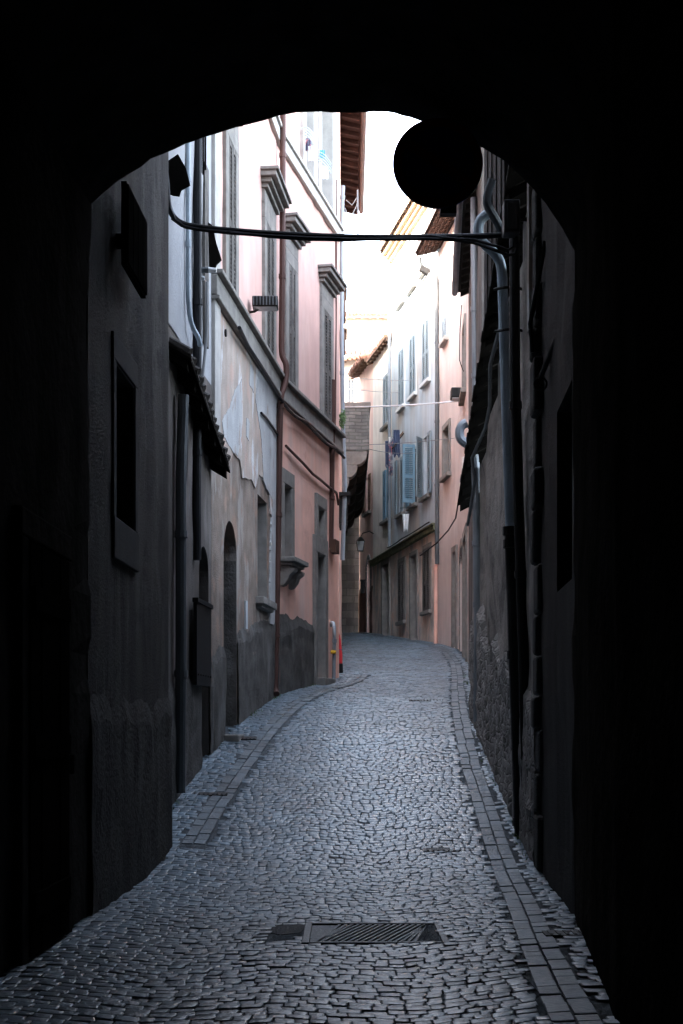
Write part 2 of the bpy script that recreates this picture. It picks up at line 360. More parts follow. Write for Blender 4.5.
for j in range(-70,610):
    x=-3.0+random.uniform(0,.1)
    while x<4.4:
        w=pitch*random.uniform(.72,1.4); x0,x1=x,x+w; x=x1
        s_=random.gauss(0,.008); q=[(x0,rowline(j,x0)),(x1+s_,rowline(j,x1)),(x1,rowline(j+1,x1)),(x0,rowline(j+1,x0))]
        xm=(x0+x1)/2; yy=sum(p[1] for p in q)/4
        if yy<-5.9 or yy>56: continue
        lo,hi=slab_lim(yy)
        left_pave = 13.4<yy<29 and xl(yy)-.02<xm<xls(yy)+.355 or xrs(yy)-.12<xm<xr(yy)+.02
        if not (lo+.03<xm<hi-.005 or left_pave): continue
        if GR[0]<xm<GR[1] and GR[2]<yy<GR[3]: continue
        if patch[0]<xm<patch[1] and patch[2]<yy<patch[3]: continue
        centre_sheen=.30*(1-min(1,abs(2*(xm-lo)/(hi-lo)-1)))-.08; stone4(road,q,min(1,max(0,random.gauss(.42+centre_sheen,.30))))  # setts coloured lighter towards the middle, painting the sheen of the worn centre
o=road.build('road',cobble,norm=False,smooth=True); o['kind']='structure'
bed=MB(); prev=None; y=-6.0
while y<57:
    i=len(bed.v); a,b_=xl(y)-.3,xr(y)+.3
    for k in range(9):
        x=a+(b_-a)*k/8; bed.v.append(Vector((x,y,g(y)+crown(min(max(x,xl(y)),xr(y)),y)-.0085)))
    if prev is not None:
        for k in range(8): bed.f.append((prev+k,prev+k+1,i+k+1,i+k))
    prev=i; y+=.4
o=bed.build('road_bed',M('joint grit',(.06,.068,.074),var=.4,scale=9,streak=0,bump=.5,bscale=80)); o['kind']='structure'
for side in ('L','R'):
    mb=MB()
    rows = ((.37,.48),(.485,.60)) if side=='L' else ((.16,.27),(.275,.385))
    for ri,(a,b_) in enumerate(rows):
        y = 13.6 if side=='L' else 2.0
        while y<(28.7 if side=='L' else 50):
            ln=random.uniform(.13,.27)
            yc=y+ln/2; wv=(xls if side=='L' else xrs)
            xc=(wv(yc)+(a+b_)/2) if side=='L' else (wv(yc)-(a+b_)/2)
            slope=(wv(yc+.3)-wv(yc-.3))/.6
            slope=max(-.4,min(.4,slope))
            sett(mb,xc,yc,(b_-a)*.95,ln-.010,-math.atan(slope),min(1,max(0,random.gauss(.5,.25))),h=.006,tilt=.008,inset=.06)
            y+=ln
    o=mb.build('kerb_strip',slabm,norm=False); o['kind']='structure'

# ------------------------------------------------------------------ building pieces
def window(F,root,r,sash=white_p,surround=stone,sw=.14,sp=.05,depth=.22,sill=True,hood=False,cross=True,shut=None,shut_mat=None,lintel_h=None,inner=True,name='window',closed=False,bars=False):
    u0,u1,z0,z1=r; dd=-depth+.03
    m=MB(); t=.05
    for a,b_,c,d in ((u0,u0+t,z0,z1),(u1-t,u1,z0,z1),(u0+t,u1-t,z0,z0+t),(u0+t,u1-t,z1-t,z1)): m.fbox(F,a,b_,dd+.012,dd+.06,c,d)
    if cross:
        um=(u0+u1)/2; m.fbox(F,um-.03,um+.03,dd+.014,dd+.065,z0+t,z1-t)
        zz=z0+(z1-z0)*.62; m.fbox(F,u0+t,um-.03,dd+.014,dd+.06,zz-.02,zz+.02); m.fbox(F,um+.03,u1-t,dd+.014,dd+.06,zz-.02,zz+.02)
    w=m.build(name,sash,root)
    m=MB(); m.fbox(F,u0+.003,u1-.003,dd-.01,dd+.02,z0+.003,z1-.003); m.build('pane',glass,w)
    if surround:
        m=MB(); lh=lintel_h or sw
        m.fbox(F,u0-sw,u0-.002,-.04,sp,z0,z1); m.fbox(F,u1+.002,u1+sw,-.04,sp,z0,z1); m.fbox(F,u0-sw,u1+sw,-.04,sp,z1+.002,z1+lh)
        e=.018
        m.fbox(F,u0+.002,u0+e,dd+.066,sp-.01,z0+.002,z1-.002); m.fbox(F,u1-e,u1-.002,dd+.066,sp-.01,z0+.002,z1-.002); m.fbox(F,u0+e,u1-e,dd+.066,sp-.01,z1-e,z1-.002)
        m.build('stone_surround',surround,w,bevel=.008)
    if sill:
        m=MB(); m.fbox(F,u0-sw-.04,u1+sw+.04,-.04,sp+.08,z0-.11,z0-.002); m.build('sill',surround or stone,w,bevel=.012)
    if hood:
        m=MB(); zt=z1+(lintel_h or sw)+.22; a,b_=u0-sw,u1+sw
        m.fbox(F,a,b_,-.03,sp-.004,z1+(lintel_h or sw)+.004,zt)
        for k,(o1,h,e) in enumerate(((.10,.07,.03),(.16,.07,.08),(.24,.08,.14),(.28,.05,.17))):
            m.fbox(F,a-e,b_+e,-.03,o1,zt,zt+h-.002); zt+=h
        m.build('hood',stone,w,bevel=.008)
    if shut:
        for s in shut:   # 'l','r' flush against the wall, 'c' closed in the opening, ('o',angle) standing open
            leaf(F,w,r,s,shut_mat)
    return w
def leaf(F,w,r,s,mat):
    u0,u1,z0,z1=r; wd=(u1-u0)/2
    if s=='cl': A,B=(u0,.03),(u0+wd-.01,.03)
    elif s=='cr': A,B=(u0+wd+.01,.03),(u1,.03)
    elif s=='l': A,B=(u0-wd,.075),(u0-.02,.075)
    elif s=='r': A,B=(u1+.02,.075),(u1+wd,.075)
    else:
        k,ang=s
        A=(u0,.06) if k=='ol' else (u1,.06)
        sg=-1 if k=='ol' else 1
        B=(A[0]+sg*wd*math.cos(ang),.06+wd*math.sin(ang))
    m=MB(); d=Vector((B[0]-A[0],B[1]-A[1])); Ld=d.length; d/=Ld; nn=Vector((-d.y,d.x))
    def bx(s0,s1,t0,t1,c,e,tilt=0):
        def q(s_,t_,z): return F.W(A[0]+d.x*s_+nn.x*t_, A[1]+d.y*s_+nn.y*t_, z)
        m.hexa([q(s0,t0,c-tilt),q(s1,t0,c-tilt),q(s1,t1,c),q(s0,t1,c),q(s0,t0,e-tilt),q(s1,t0,e-tilt),q(s1,t1,e),q(s0,t1,e)])
    t=.07
    bx(0,t,-.02,.02,z0,z1); bx(Ld-t,Ld,-.02,.02,z0,z1)
    zm=z0+(z1-z0)*.45
    for c,e in ((z0,z0+.1),(zm-.05,zm+.05),(z1-.09,z1)): bx(t,Ld-t,-.018,.018,c,e)
    for a,b_ in ((z0+.1,zm-.05),(zm+.05,z1-.09)):
        n=max(3,int((b_-a)/.055))
        for k in range(n):
            zz=a+(b_-a)*(k+.5)/n; bx(t,Ld-t,-.012,.012,zz-.012,zz+.004,tilt=.022)
    m.build('shutter',mat,w)
def door(F,root,r,mat=doorgr,surround=stone,sw=.16,sp=.05,depth=.22,arch=0,planks=4,step=True,lintel_h=None,lunette=False,lower=0):
    u0,u1,z0,z1=r; m=MB(); zt=z1-arch; n=planks; dd=-depth+.03
    for k in range(n):
        a=u0+.004+(u1-u0-.008)*k/n; b_=u0+.004+(u1-u0-.008)*(k+1)/n-.008
        m.fbox(F,a,b_,dd-.01,dd+.03+.006*(k%2),z0,zt-.02)
    for f in (.12,.5,.86):
        zz=z0+(zt-z0)*f; m.fbox(F,u0+.03,u1-.03,dd+.03,dd+.05,zz-.07,zz+.07)
    d=m.build('door',mat,root)
    if arch:
        m=MB(); m.fbox(F,u0+.003,u1-.003,dd-.01,dd+.012,zt,z1); m.build('lunette',black,d)
        m=MB(); m.fbox(F,u0+.003,u1-.003,dd+.0,dd+.07,zt-.05,zt+.05); m.build('transom',wood_gr,d)
    m=MB(); p=F.W(u1-.14,dd+.08,z0+1.05); m.tube([p+Vector((0,0,-.06)),p+Vector((0,0,.06))],.016,8); m.build('handle',iron,d)
    if surround:
        m=MB(); lh=lintel_h or sw
        if not arch:
            m.fbox(F,u0-sw,u0-.002,-.04,sp,z0-.2,z1); m.fbox(F,u1+.002,u1+sw,-.04,sp,z0-.2,z1); m.fbox(F,u0-sw,u1+sw,-.04,sp,z1+.002,z1+lh)
            if depth>.1:
                e=.018; m.fbox(F,u0+.002,u0+e,dd+.06,sp-.01,z0-.1,z1-.002); m.fbox(F,u1-e,u1-.002,dd+.06,sp-.01,z0-.1,z1-.002); m.fbox(F,u0+e,u1-e,dd+.06,sp-.01,z1-e,z1-.002)
        else:
            nb=6
            for sd in (0,1):
                for k in range(nb):
                    za=z0+(zt-z0)*k/nb; zb=z0+(zt-z0)*(k+1)/nb-.008; e=sw*(1.0 if k%2 else .75)
                    if sd==0: m.fbox(F,u0-e,u0-.002,-.04,sp*.5,za,zb)
                    else: m.fbox(F,u1+.002,u1+e,-.04,sp*.5,za,zb)
            K=11; uc=(u0+u1)/2; ra=(u1-u0)/2
            for k in range(K):
                t0=PI*k/K+.012; t1=PI*(k+1)/K-.012; pts=[]
                for o_ in (-.04,sp*.5):
                    pts+= [F.W(uc+ra*1.005*math.cos(t0),o_,zt+arch*1.005*math.sin(t0)),F.W(uc+(ra+sw)*math.cos(t0),o_,zt+(arch+sw)*math.sin(t0)),F.W(uc+(ra+sw)*math.cos(t1),o_,zt+(arch+sw)*math.sin(t1)),F.W(uc+ra*1.005*math.cos(t1),o_,zt+arch*1.005*math.sin(t1))]
                m.hexa(pts)
        m.build('stone_surround',surround,d,bevel=.012)
    if step:
        m=MB(); m.fbox(F,u0-.12,u1+.12,-.1,.22,z0-.5,z0-.004); m.build('doorstep',stone,d,bevel=.02)
    return d
def plinth(F,root,u0,u1,h0,h1,mat=dado,ops=(),o1=.03,name='plinth'):
    """rough render along the foot of a wall, ragged upper edge"""
    m=MB(); n=max(2,int((u1-u0)/.16)); nz=8; idx={}
    cuts=[]
    us=[u0+(u1-u0)*k/n for k in range(n+1)]
    for o in ops:
        us=[u for u in us if not(o[0]-.02<u<o[1]+.02)]+[o[0],o[1]]
    us=sorted(us)
    for i,u in enumerate(us):
        gz=g(F.y(u))-.3; top=g(F.y(u))+h0+(h1-h0)*(u-u0)/(u1-u0)+.10*noise.noise((u*2.1,1.3,h0))+.05*noise.noise((u*7,2,h0))
        for j in range(nz+1):
            z=gz+(top-gz)*j/nz; d=o1+(.022*noise.noise((u*3,z*3,4))+.012*noise.noise((u*9,z*9,2)) if 0<j<nz else 0)
            if j==nz: d=-.01
            idx[(i,j)]=len(m.v); m.v.append(F.W(u,max(d,.006) if j<nz else d,z if j<nz else z+.012))
    for i in range(len(us)-1):
        uc=(us[i]+us[i+1])/2
        if any(o[0]-.001<uc<o[1]+.001 for o in ops): continue
        for j in range(nz): m.f.append((idx[(i,j)],idx[(i+1,j)],idx[(i+1,j+1)],idx[(i,j+1)]))
    return m.build(name,mat,root)
def roof(F,root,u0,u1,z,over,D=5.0,pitch=.32,tmat=tile,umat=wood_red,gut=None,rafters=True,z1=None,rag=0,tin=.06,pl=0):
    """sloping roof with boarded eave, rafters, tile rolls and an optional gutter; z at the near end, z1 at the far end"""
    if z1 is None: z1=z
    zz=lambda u,o: z+(z1-z)*(u-u0)/(u1-u0)+pitch*(over-o)
    m=MB(); W=F.W
    def slab(mb,ua,ub,oa,ob,h0,h1):
        mb.hexa([W(ua,oa,zz(ua,oa)+h0),W(ub,oa,zz(ub,oa)+h0),W(ub,ob,zz(ub,ob)+h0),W(ua,ob,zz(ua,ob)+h0),W(ua,oa,zz(ua,oa)+h1),W(ub,oa,zz(ub,oa)+h1),W(ub,ob,zz(ub,ob)+h1),W(ua,ob,zz(ua,ob)+h1)])
    n=max(2,int((u1-u0)/.19))
    if not pl: slab(m,u0,u1,-D,over,.035,.06)
    else:
        slab(m,u0,u1,-D,over-.12,.035,.055)
        for k in range(pl): ua,ub=u0+(u1-u0)*k/pl,u0+(u1-u0)*(k+1)/pl-.006; slab(m,ua,ub,over-.3,over+random.uniform(-.025,.015),.036,.075)
    for k in range(n):
        u=u0+(u1-u0)*(k+.5)/n; j=random.uniform(-.02,.05+rag)
        m.tube([W(u,over+tin+j,zz(u,over+tin+j)+.09),W(u,-D,zz(u,-D)+.09)],[.085,.075],8)
    r=m.build('roof',tmat,root)
    m=MB(); slab(m,u0,u1,-.3,over,.0,.034)
    if rafters:
        nr=max(2,int((u1-u0)/.42))
        for k in range(nr+1):
            u=u0+.05+(u1-u0-.1)*k/nr; slab(m,u-.04,u+.04,-.2,over-.04,-.10,-.002)
    m.build('eave_boards',umat,r)
    if gut:
        m=MB(); m.tube([W(u0,over+.07,zz(u0,over)+.0),W(u1,over+.07,zz(u1,over)+.0)],.065,8); m.build('gutter',gut,r)
    return r
def soften(pts,it=2):
    pts=[Vector(p) for p in pts]
    for _ in range(it):
        if len(pts)<3: break
        out=[pts[0]]
        for p,q in zip(pts,pts[1:]):
            l=(q-p).length; e=min(.25,.12/l if l>0 else .25); out+= [p.lerp(q,e),p.lerp(q,1-e)]
        pts=out+[pts[-1]]
    return pts
def pipe(name,pts,r,mat,label,cat='downpipe',collars=(),group=None,n=10,collar_mat=None):
    """a pipe as a thing: body plus collars"""
    t=thing(name,label,cat,min((Vector(p) for p in pts),key=lambda p:p.z),group)
    pts=soften(pts); m=MB(); m.tube(pts,r,n); m.build('pipe',mat,t,smooth=False)
    P_=[Vector(p) for p in pts]
    for f in collars:
        L=sum((b_-a).length for a,b_ in zip(P_,P_[1:]))*f
        for a,b_ in zip(P_,P_[1:]):
            l=(b_-a).length
            if L<=l:
                q=a+(b_-a)*(L/l); dd=(b_-a).normalized(); m=MB(); m.tube([q-dd*.035,q+dd*.035],r*1.22,n); m.build('collar',collar_mat or mat,t); break
            L-=l
    return t
def base(F,u=0): 
    w=F.W(u,0,0); return Vector((w.x,w.y,g(w.y)))
def jit(pts,a): return [p+Vector((random.gauss(0,a),random.gauss(0,a),random.gauss(0,a))) for p in pts]
def sag(a,b,s,n=16): 
    a,b=Vector(a),Vector(b); return [a.lerp(b,k/n)-Vector((0,0,s*4*(k/n)*(1-k/n))) for k in range(n+1)]

# ------------------------------------------------------------------ the vaulted passage
arch_px=[(87,206),(103,191),(120,177),(150,159),(185,143),(213,134),(247,124),(270,117),(296,113),(330,111),(365,110),(388,111.5),(410,116),(440,125),(480,144),(505,160),(527,180),(545,200),(562,226),(575,250)]
YM=9.8
arch=[]
for a,b_ in zip(arch_px,arch_px[1:]):
    for k in range(3):
        q=P(a[0]+(b_[0]-a[0])*k/3,a[1]+(b_[1]-a[1])*k/3,YM); arch.append((q.x,q.z+.012*noise.noise((q.x*4,q.z*4,1))))
q=P(575,250,YM); arch.append((q.x,q.z))
xa,xb=arch[0][0],arch[-1][0]
pas=thing('vaulted_passage','dark vaulted passage whose low arch frames the whole street','passage',(0,YM,0))
m=MB(); TOPZ=14.0
def face(y,xs):   # end wall with the arched hole
    pts=[((x-xa)/(xb-xa)*(xr(y)-xl(y))+xl(y),z) for x,z in arch]
    for (x0,z0),(x1,z1) in zip(pts,pts[1:]): m.quad((x0,y,z0),(x1,y,z1),(x1,y,TOPZ),(x0,y,TOPZ))
    m.quad((-9,y,-.5),(pts[0][0],y,-.5),(pts[0][0],y,TOPZ),(-9,y,TOPZ)); m.quad((pts[-1][0],y,-.5),(9,y,-.5),(9,y,TOPZ),(pts[-1][0],y,TOPZ))
face(YM,None); face(-6,None)
m.quad((-9,-6,-.5),(-9,YM,-.5),(-9,YM,TOPZ),(-9,-6,TOPZ)); m.quad((9,-6,-.5),(9,YM,-.5),(9,YM,TOPZ),(9,-6,TOPZ))
m.quad((-9,-6,TOPZ),(9,-6,TOPZ),(9,YM,TOPZ),(-9,YM,TOPZ))
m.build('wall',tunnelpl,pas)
m=MB(); ysec=[-6+ (YM+6)*k/32 for k in range(33)]; prev=None
for y in ysec:
    i=len(m.v)
    for k,(x,z) in enumerate(arch):
        xx=(x-xa)/(xb-xa)*(xr(y)-xl(y))+xl(y); d=.03*noise.noise((xx*1.5,y*1.1,z*1.5)) if (0<k<len(arch)-1 and -6<y<YM-.1) else 0
        if y>YM-.1: d=-.006-.010*noise.cell(Vector((k*.23,3.3,0)))-.012*abs(noise.noise((xx*7,z*7,3)))
        m.v.append(Vector((xx,y,z+d)))
    if prev is not None:
        for k in range(len(arch)-1): m.f.append((prev+k,prev+k+1,i+k+1,i+k))
    prev=i
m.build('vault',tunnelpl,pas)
for sd in (0,1):
    m=MB(); prev=None; zt=arch[0][1] if sd==0 else arch[-1][1]
    for y in ysec:
        i=len(m.v); x=xl(y) if sd==0 else xr(y)
        for k in range(41):
            z=-.5+(zt+.5)*k/40; d=.025*noise.noise((x,y*1.3,z*1.3)) if (0<k<40 and -6<y<YM-.1) else 0
            if y>YM-.1: d=(1 if sd==0 else -1)*(.006+.016*noise.cell(Vector((z*2.6,sd*5.5+.5,0)))+.014*abs(noise.noise((z*6,sd,1))))
            m.v.append(Vector((x+d,y,z)))
        if prev is not None:
            for k in range(40): m.f.append((prev+k,prev+k+1,i+k+1,i+k))
        prev=i
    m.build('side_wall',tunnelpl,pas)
m=MB(); m.box(-1.95,2.2,YM+.003,12.5,6.95,13.8); m.build('skylight_blocker',tunnelpl,pas)  # unseen box added overhead to keep skylight off the near walls and road
m=MB(); m.box(-9,9,-6.6,-6.1,-.5,TOPZ); m.build('back_wall',tunnelpl,pas)
Ft=Fac((-1.8,7.0),(-1.75,9.8),'L')
door(Ft,pas,[.9,1.9,.02,2.35],mat=clothb,surround=tunnelpl,sp=.05,depth=.0,step=False)

# ------------------------------------------------------------------ left side
# near sooty house
F=Fac((-1.75,9.8),(-1.63,13.4),'L'); r=F.rect(114,133,361,517)
hs=thing('sooty_house','sooty grey house with a stone framed window, just outside the arch on the left','house',base(F))
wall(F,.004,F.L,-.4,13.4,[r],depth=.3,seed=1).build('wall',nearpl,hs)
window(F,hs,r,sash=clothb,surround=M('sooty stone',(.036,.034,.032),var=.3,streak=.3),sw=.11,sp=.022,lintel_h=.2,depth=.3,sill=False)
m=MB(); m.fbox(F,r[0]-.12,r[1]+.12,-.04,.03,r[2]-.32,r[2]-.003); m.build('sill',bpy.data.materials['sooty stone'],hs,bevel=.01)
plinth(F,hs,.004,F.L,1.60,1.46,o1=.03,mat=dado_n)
m=MB(); ush=F.u(113); zs=F.z(115,272); # plank flap hanging above the window
m.fbox(F,ush-.1,ush+.75,.08,.12,zs,zs+.62); 
for k in range(4): m.fbox(F,ush-.1+.21*k+.01,ush-.1+.21*k+.20,.121,.135,zs+.02,zs+.6)
m.fbox(F,ush+.1,ush+.16,-.02,.079,zs+.2,zs+.3)
solo(m,'hanging_board',clothb,'dark plank board hung on the sooty wall above its window','board')
roof(F,hs,0.0,F.L,13.35,.35,umat=wood_dk)

# recessed house
F=Fac((-1.95,13.404),(-1.62,17.7),'L'); FM=F
rA=F.rect(199,208.5,543,700); rA[2]=g(F.y(rA[0]))+.03
hs=thing('recessed_house','narrow recessed house, pale grey plaster above and grimy plaster below, crossed by pipes','house',base(F))
rise=.5*(rA[1]-rA[0]); rise=min(rise,.45)
wall(F,.004,F.L,-.3,5.55,[(*rA,rise)],depth=.3,seed=2).build('wall',dirtpl,hs)
wall(F,.004,F.L,5.552,12.5,[],depth=.3,seed=3).build('upper_wall',greyup,hs)
door(F,hs,rA,mat=wood_dk,surround=None,depth=.3,arch=rise,step=False)
plinth(F,hs,.004,F.L,1.3,1.2,ops=[rA],o1=.03)
ua=(15.0-13.404)/ (17.7-13.404)*F.L
rf=roof(F,hs,ua,F.L-.02,5.15,.24,D=.15,pitch=.6,z1=4.45,tmat=tile_dk,umat=clothb,rag=-.04,tin=-.02,pl=16); rf['label']='low sagging canopy of sooty tiles'
roof(F,hs,.004,F.L,12.45,.4,umat=wood_dk)
m=MB(); b0,b1=F.u(189),F.u(204); z0,z1=F.z(197,686),F.z(197,606)
m.fbox(F,b0,b1,.05,.09,z0,z1); 
m.fbox(F,b0-.03,b1+.03,.045,.11,z1+.001,z1+.05)
for k in range(6): 
    c=F.W(b0+(b1-b0)*(k+.5)/6,.09,z0+.12); n3=Vector((F.n.x,F.n.y,0)); m.tube([c,c+n3*.012],.012,6)
m.fbox(F,b0+.03,b0+.08,-.01,.049,z0+.1,z0+.16); m.fbox(F,b1-.08,b1-.03,-.01,.049,z1-.16,z1-.1)
solo(m,'metal_panel',black,'black metal panel with a row of rivets fixed beside the small arched door','panel')
m=MB(); m.fbox(F,F.u(202.5),F.u(206.5),-.02,.03,F.z(204,345),F.z(204,165)); m.build('recess_shade',wood_gr,hs)  # dark strip painting the shade of a recess in the wall
# little canopies, cloths and pipes high on that wall
def quad_canopy(name,px0,px1,y0,y1,Y,label,cat,mat,ribs=7,slope=.12):
    m=MB(); 
    for k in range(ribs):
        a=px0+(px1-px0)*k/ribs; b_=px0+(px1-px0)*(k+1)/ribs-.15; j=random.uniform(-3,3)
        p=[P(a,y1+j,Y),P(b_,y1+j,Y),P(b_,y1+j,Y+.03),P(a,y1+j,Y+.03),P(a,y0,Y-slope),P(b_,y0,Y-slope),P(b_,y0,Y-slope+.03),P(a,y0,Y-slope+.03)]
        m.hexa(p)
    return solo(m,name,mat,label,cat)
quad_canopy('roof_flap',191.5,206.5,128,172,16.6,'dark ribbed sheet flap hanging above the two pipes on the recessed house','sheet',clothb)
m=MB(); Yp=14.6
m.prism([P(160,166,Yp),P(178,154,Yp),P(186,168,Yp),P(190,184,Yp),P(181,189,Yp),P(179,195,Yp),P(172,194,Yp),P(164,190,Yp)],(0,.05,0))
solo(m,'torn_sheet',clothb,'torn black sheet hanging from the corner of the sooty house','sheet')
m=MB(); Yp=17.2
m.prism([P(208,222,Yp),P(212,225,Yp),P(217,245,Yp),P(221.5,259,Yp),P(216.5,264,Yp),P(215,268,Yp),P(209,266,Yp)],(0,.05,0))
solo(m,'rag',clothb,'black pointed rag hanging below the cable bundle beside the pale corner strip','rag')
pipe('downpipe',[P(188,135,15.95),P(188,300,15.95),P(191,325,16.0),P(199,338,16.2),P(200,345,16.3)],.028,zinc_b,'thin grey pipe on the pale grey plaster, bending outward at its foot',collars=(.2,.5))
pipe('downpipe',[P(197.5,130,16.5),P(197.5,330,16.5),P(197,520,16.5),P(197,560,16.5)],.05,cable,'thick black pipe running down the recessed house beside a thin grey pipe',collars=(.4,.75))
pipe('downpipe',[P(183.5,395,15.3),P(181,470,15.3),P(181,640,15.3),P(180,793,15.3)],.06,zinc_d,'wide grey downpipe reaching the paving at the foot of the recessed house',collars=(.35,.7))
pipe('conduit',[P(207,282,17.0),P(206.5,340,17),P(202,380,16.9),P(199,410,16.8),P(190,470,16.4),P(187,520,16.2)],.018,cable_g,'thin pale cable sagging down from the metal cylinders','cable')
pipe('conduit',[P(184,405,15.4),P(187,425,15.4),P(186,470,15.4),P(182,520,15.4),P(181,560,15.4)],.02,cable,'black cable dangling just above the wide grey downpipe','cable')
for k,(y_,x1,r_) in enumerate(((270,216.5,.034),(278,204.5,.03))):
    t=thing('wall_insulator','upper, longer metal cylinder with a white tip, on the recessed house' if k==0 else 'lower, shorter metal cylinder, on the recessed house','insulator',P(193,y_,16.7),'metal cylinders on the recessed house')
    m=MB(); m.tube([P(192.5,y_,16.7),P(x1-8 if k==0 else x1-3,y_,16.7)],r_,10); m.build('body',zinc_d,t)
    m=MB(); m.tube([P(x1-8 if k==0 else x1-3,y_,16.7),P(x1,y_+.5,16.7)],[r_*.95,r_*.8],10); m.build('tip',whitem if k==0 else zinc_w,t)
    m=MB(); q=P(193,y_,16.7); m.tube([q+Vector((.06,0,0)),Vector((xl(16.7)-.02,q.y,q.z))],.012,6); m.build('pin',iron,t)

# pink palazzo: weathered ground floor on the left, pink on the right, pale pink upper floors
F1=Fac((-1.62,17.704),(-1.04,23.2),'L'); F2=Fac((-1.04,23.204),(-.05,27.8),'L')
hs=thing('pink_house','tall pink house with hooded stone windows and a half peeled grey ground floor','house',base(F1))
ZL0,ZL1=6.70,7.0
D_=.32
W1=F1.rect(225.5,233,157,290); W2=F1.rect(264,271.5,214,330); W3=F2.rect(286.5,293,259,380); W4=F2.rect(322,329,304,420)
for w_ in (W1,W2,W3,W4): w_[2]=ZL1+.05
zt=(W1[3]+W2[3]+W3[3]+W4[3])/4
for w_ in (W1,W2,W3,W4): w_[3]=zt
L1=[F2.u(303.5),F2.u(311.5),11.1,13.3]; L2=[F2.u(319),F2.u(330.5),11.1,13.3]; L0=[F1.u(232),F1.u(243),11.1,13.3]
AD=F1.rect(223.6,236.7,516,712); AD[2]=g(F1.y(AD[0]))+.06
rise=min(.62,.5*(AD[1]-AD[0])); AD5=(*AD,rise)
WW=F1.rect(257.5,267,494,597); PW=F2.rect(282,289.5,483,558); SW=F2.rect(316.5,322.8,506,537); PD=F2.rect(315,322.8,552,690); PD[2]=g(F2.y(PD[0]))+.12
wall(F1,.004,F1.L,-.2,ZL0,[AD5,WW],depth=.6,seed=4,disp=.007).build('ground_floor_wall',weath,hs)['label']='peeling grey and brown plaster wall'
wall(F2,.004,F2.L,.5,ZL0,[PW,SW,PD],depth=D_,seed=5).build('ground_floor_wall',pink,hs)['label']='salmon pink plaster wall'
wall(F1,.004,F1.L,ZL1-.02,14.3,[W1,W2,L0],depth=D_,seed=6).build('upper_wall',pink_up,hs)
wall(F2,.004,F2.L,ZL1-.02,14.3,[W3,W4,L1,L2],depth=D_,seed=7).build('upper_wall',pink_up,hs)
for F,a,b_ in ((F1,-.02,F1.L),(F2,.0,F2.L)):
    m=MB(); m.fbox(F,a,b_,-.1,.08,ZL0-.02,ZL1-.06); m.fbox(F,a,b_,-.1,.15,ZL1-.058,ZL1); m.fbox(F,a,b_,-.1,.11,ZL0-.075,ZL0-.022); m.build('ledge',stone,hs,bevel=.012)
    m=MB(); m.fbox(F,a,b_,-.1,.07,10.78,10.98); m.fbox(F,a,b_,-.1,.11,10.982,11.04); m.build('string_course',stone_l,hs,bevel=.01)
for F,w_ in ((F1,W1),(F1,W2),(F2,W3),(F2,W4)):
    window(F,hs,w_,sash=wood_gr,surround=stone,sw=.2,sp=.05,depth=D_,sill=False,hood=True,lintel_h=.22,shut=('cl','cr'),shut_mat=wood_gr)
for F,w_ in ((F1,L0),(F2,L1),(F2,L2)):
    window(F,hs,w_,sash=white_p,surround=stone_l,sw=.24,sp=.06,depth=D_,sill=False,lintel_h=.3)
m=MB(); m.fbox(F1,AD[1]-.02,AD[1]-.003,-.55,-.004,AD[2],AD[3]-rise); m.fbox(F1,AD[0]+.003,AD[0]+.02,-.55,-.004,AD[2],AD[3]-rise)
m.build('door_jamb',dado,hs)
m=MB(); m.fbox(F1,WW[1]-.02,WW[1]-.003,-.55,-.004,WW[2],WW[3]); m.build('window_jamb',stone,hs)
window(F1,hs,WW,sash=wood_dk,surround=None,depth=.6)
m=MB(); m.fbox(F1,WW[0]-.1,WW[1]+.1,-.05,.09,WW[2]-.16,WW[2]-.004); m.build('sill',stone,hs,bevel=.015)
door(F1,hs,AD,mat=M('dark door boards',(.06,.057,.055),var=.3,streak=.4,bump=.4),surround=None,sw=.24,depth=.6,arch=rise,step=True)
window(F2,hs,PW,sash=wood_dk,surround=stone,sw=.17,depth=D_,sill=False,lintel_h=.24)
m=MB(); a,b_=PW[0]-.22,PW[1]+.22; z=PW[2]
m.fbox(F2,a,b_,-.05,.28,z-.08,z-.004); m.fbox(F2,a+.04,b_-.04,-.05,.22,z-.13,z-.082); m.fbox(F2,a+.08,b_-.08,-.05,.17,z-.18,z-.132)
for uu in (a+.10,b_-.30):
    ring=[F2.W(uu,-.05,z-.182),F2.W(uu,.24,z-.182),F2.W(uu,.23,z-.24),F2.W(uu,.16,z-.29),F2.W(uu,.13,z-.37),F2.W(uu,.06,z-.46),F2.W(uu,-.05,z-.48)]
    m.prism(ring,F2.W(uu+.2,0,0)-F2.W(uu,0,0))
m.build('bracketed_sill',stone,hs,bevel=.012)
window(F2,hs,SW,sash=wood_dk,surround=stone,sw=.16,depth=D_,sill=False,lintel_h=.22)
door(F2,hs,PD,mat=doorgr,surround=stone,sw=.2,sp=.06,depth=D_,lintel_h=.3)
plinth(F1,hs,.01,F1.L-.01,1.25,1.35,ops=[AD],o1=.03); plinth(F2,hs,.0,PD[0]-.2,1.40,1.10,o1=.035)
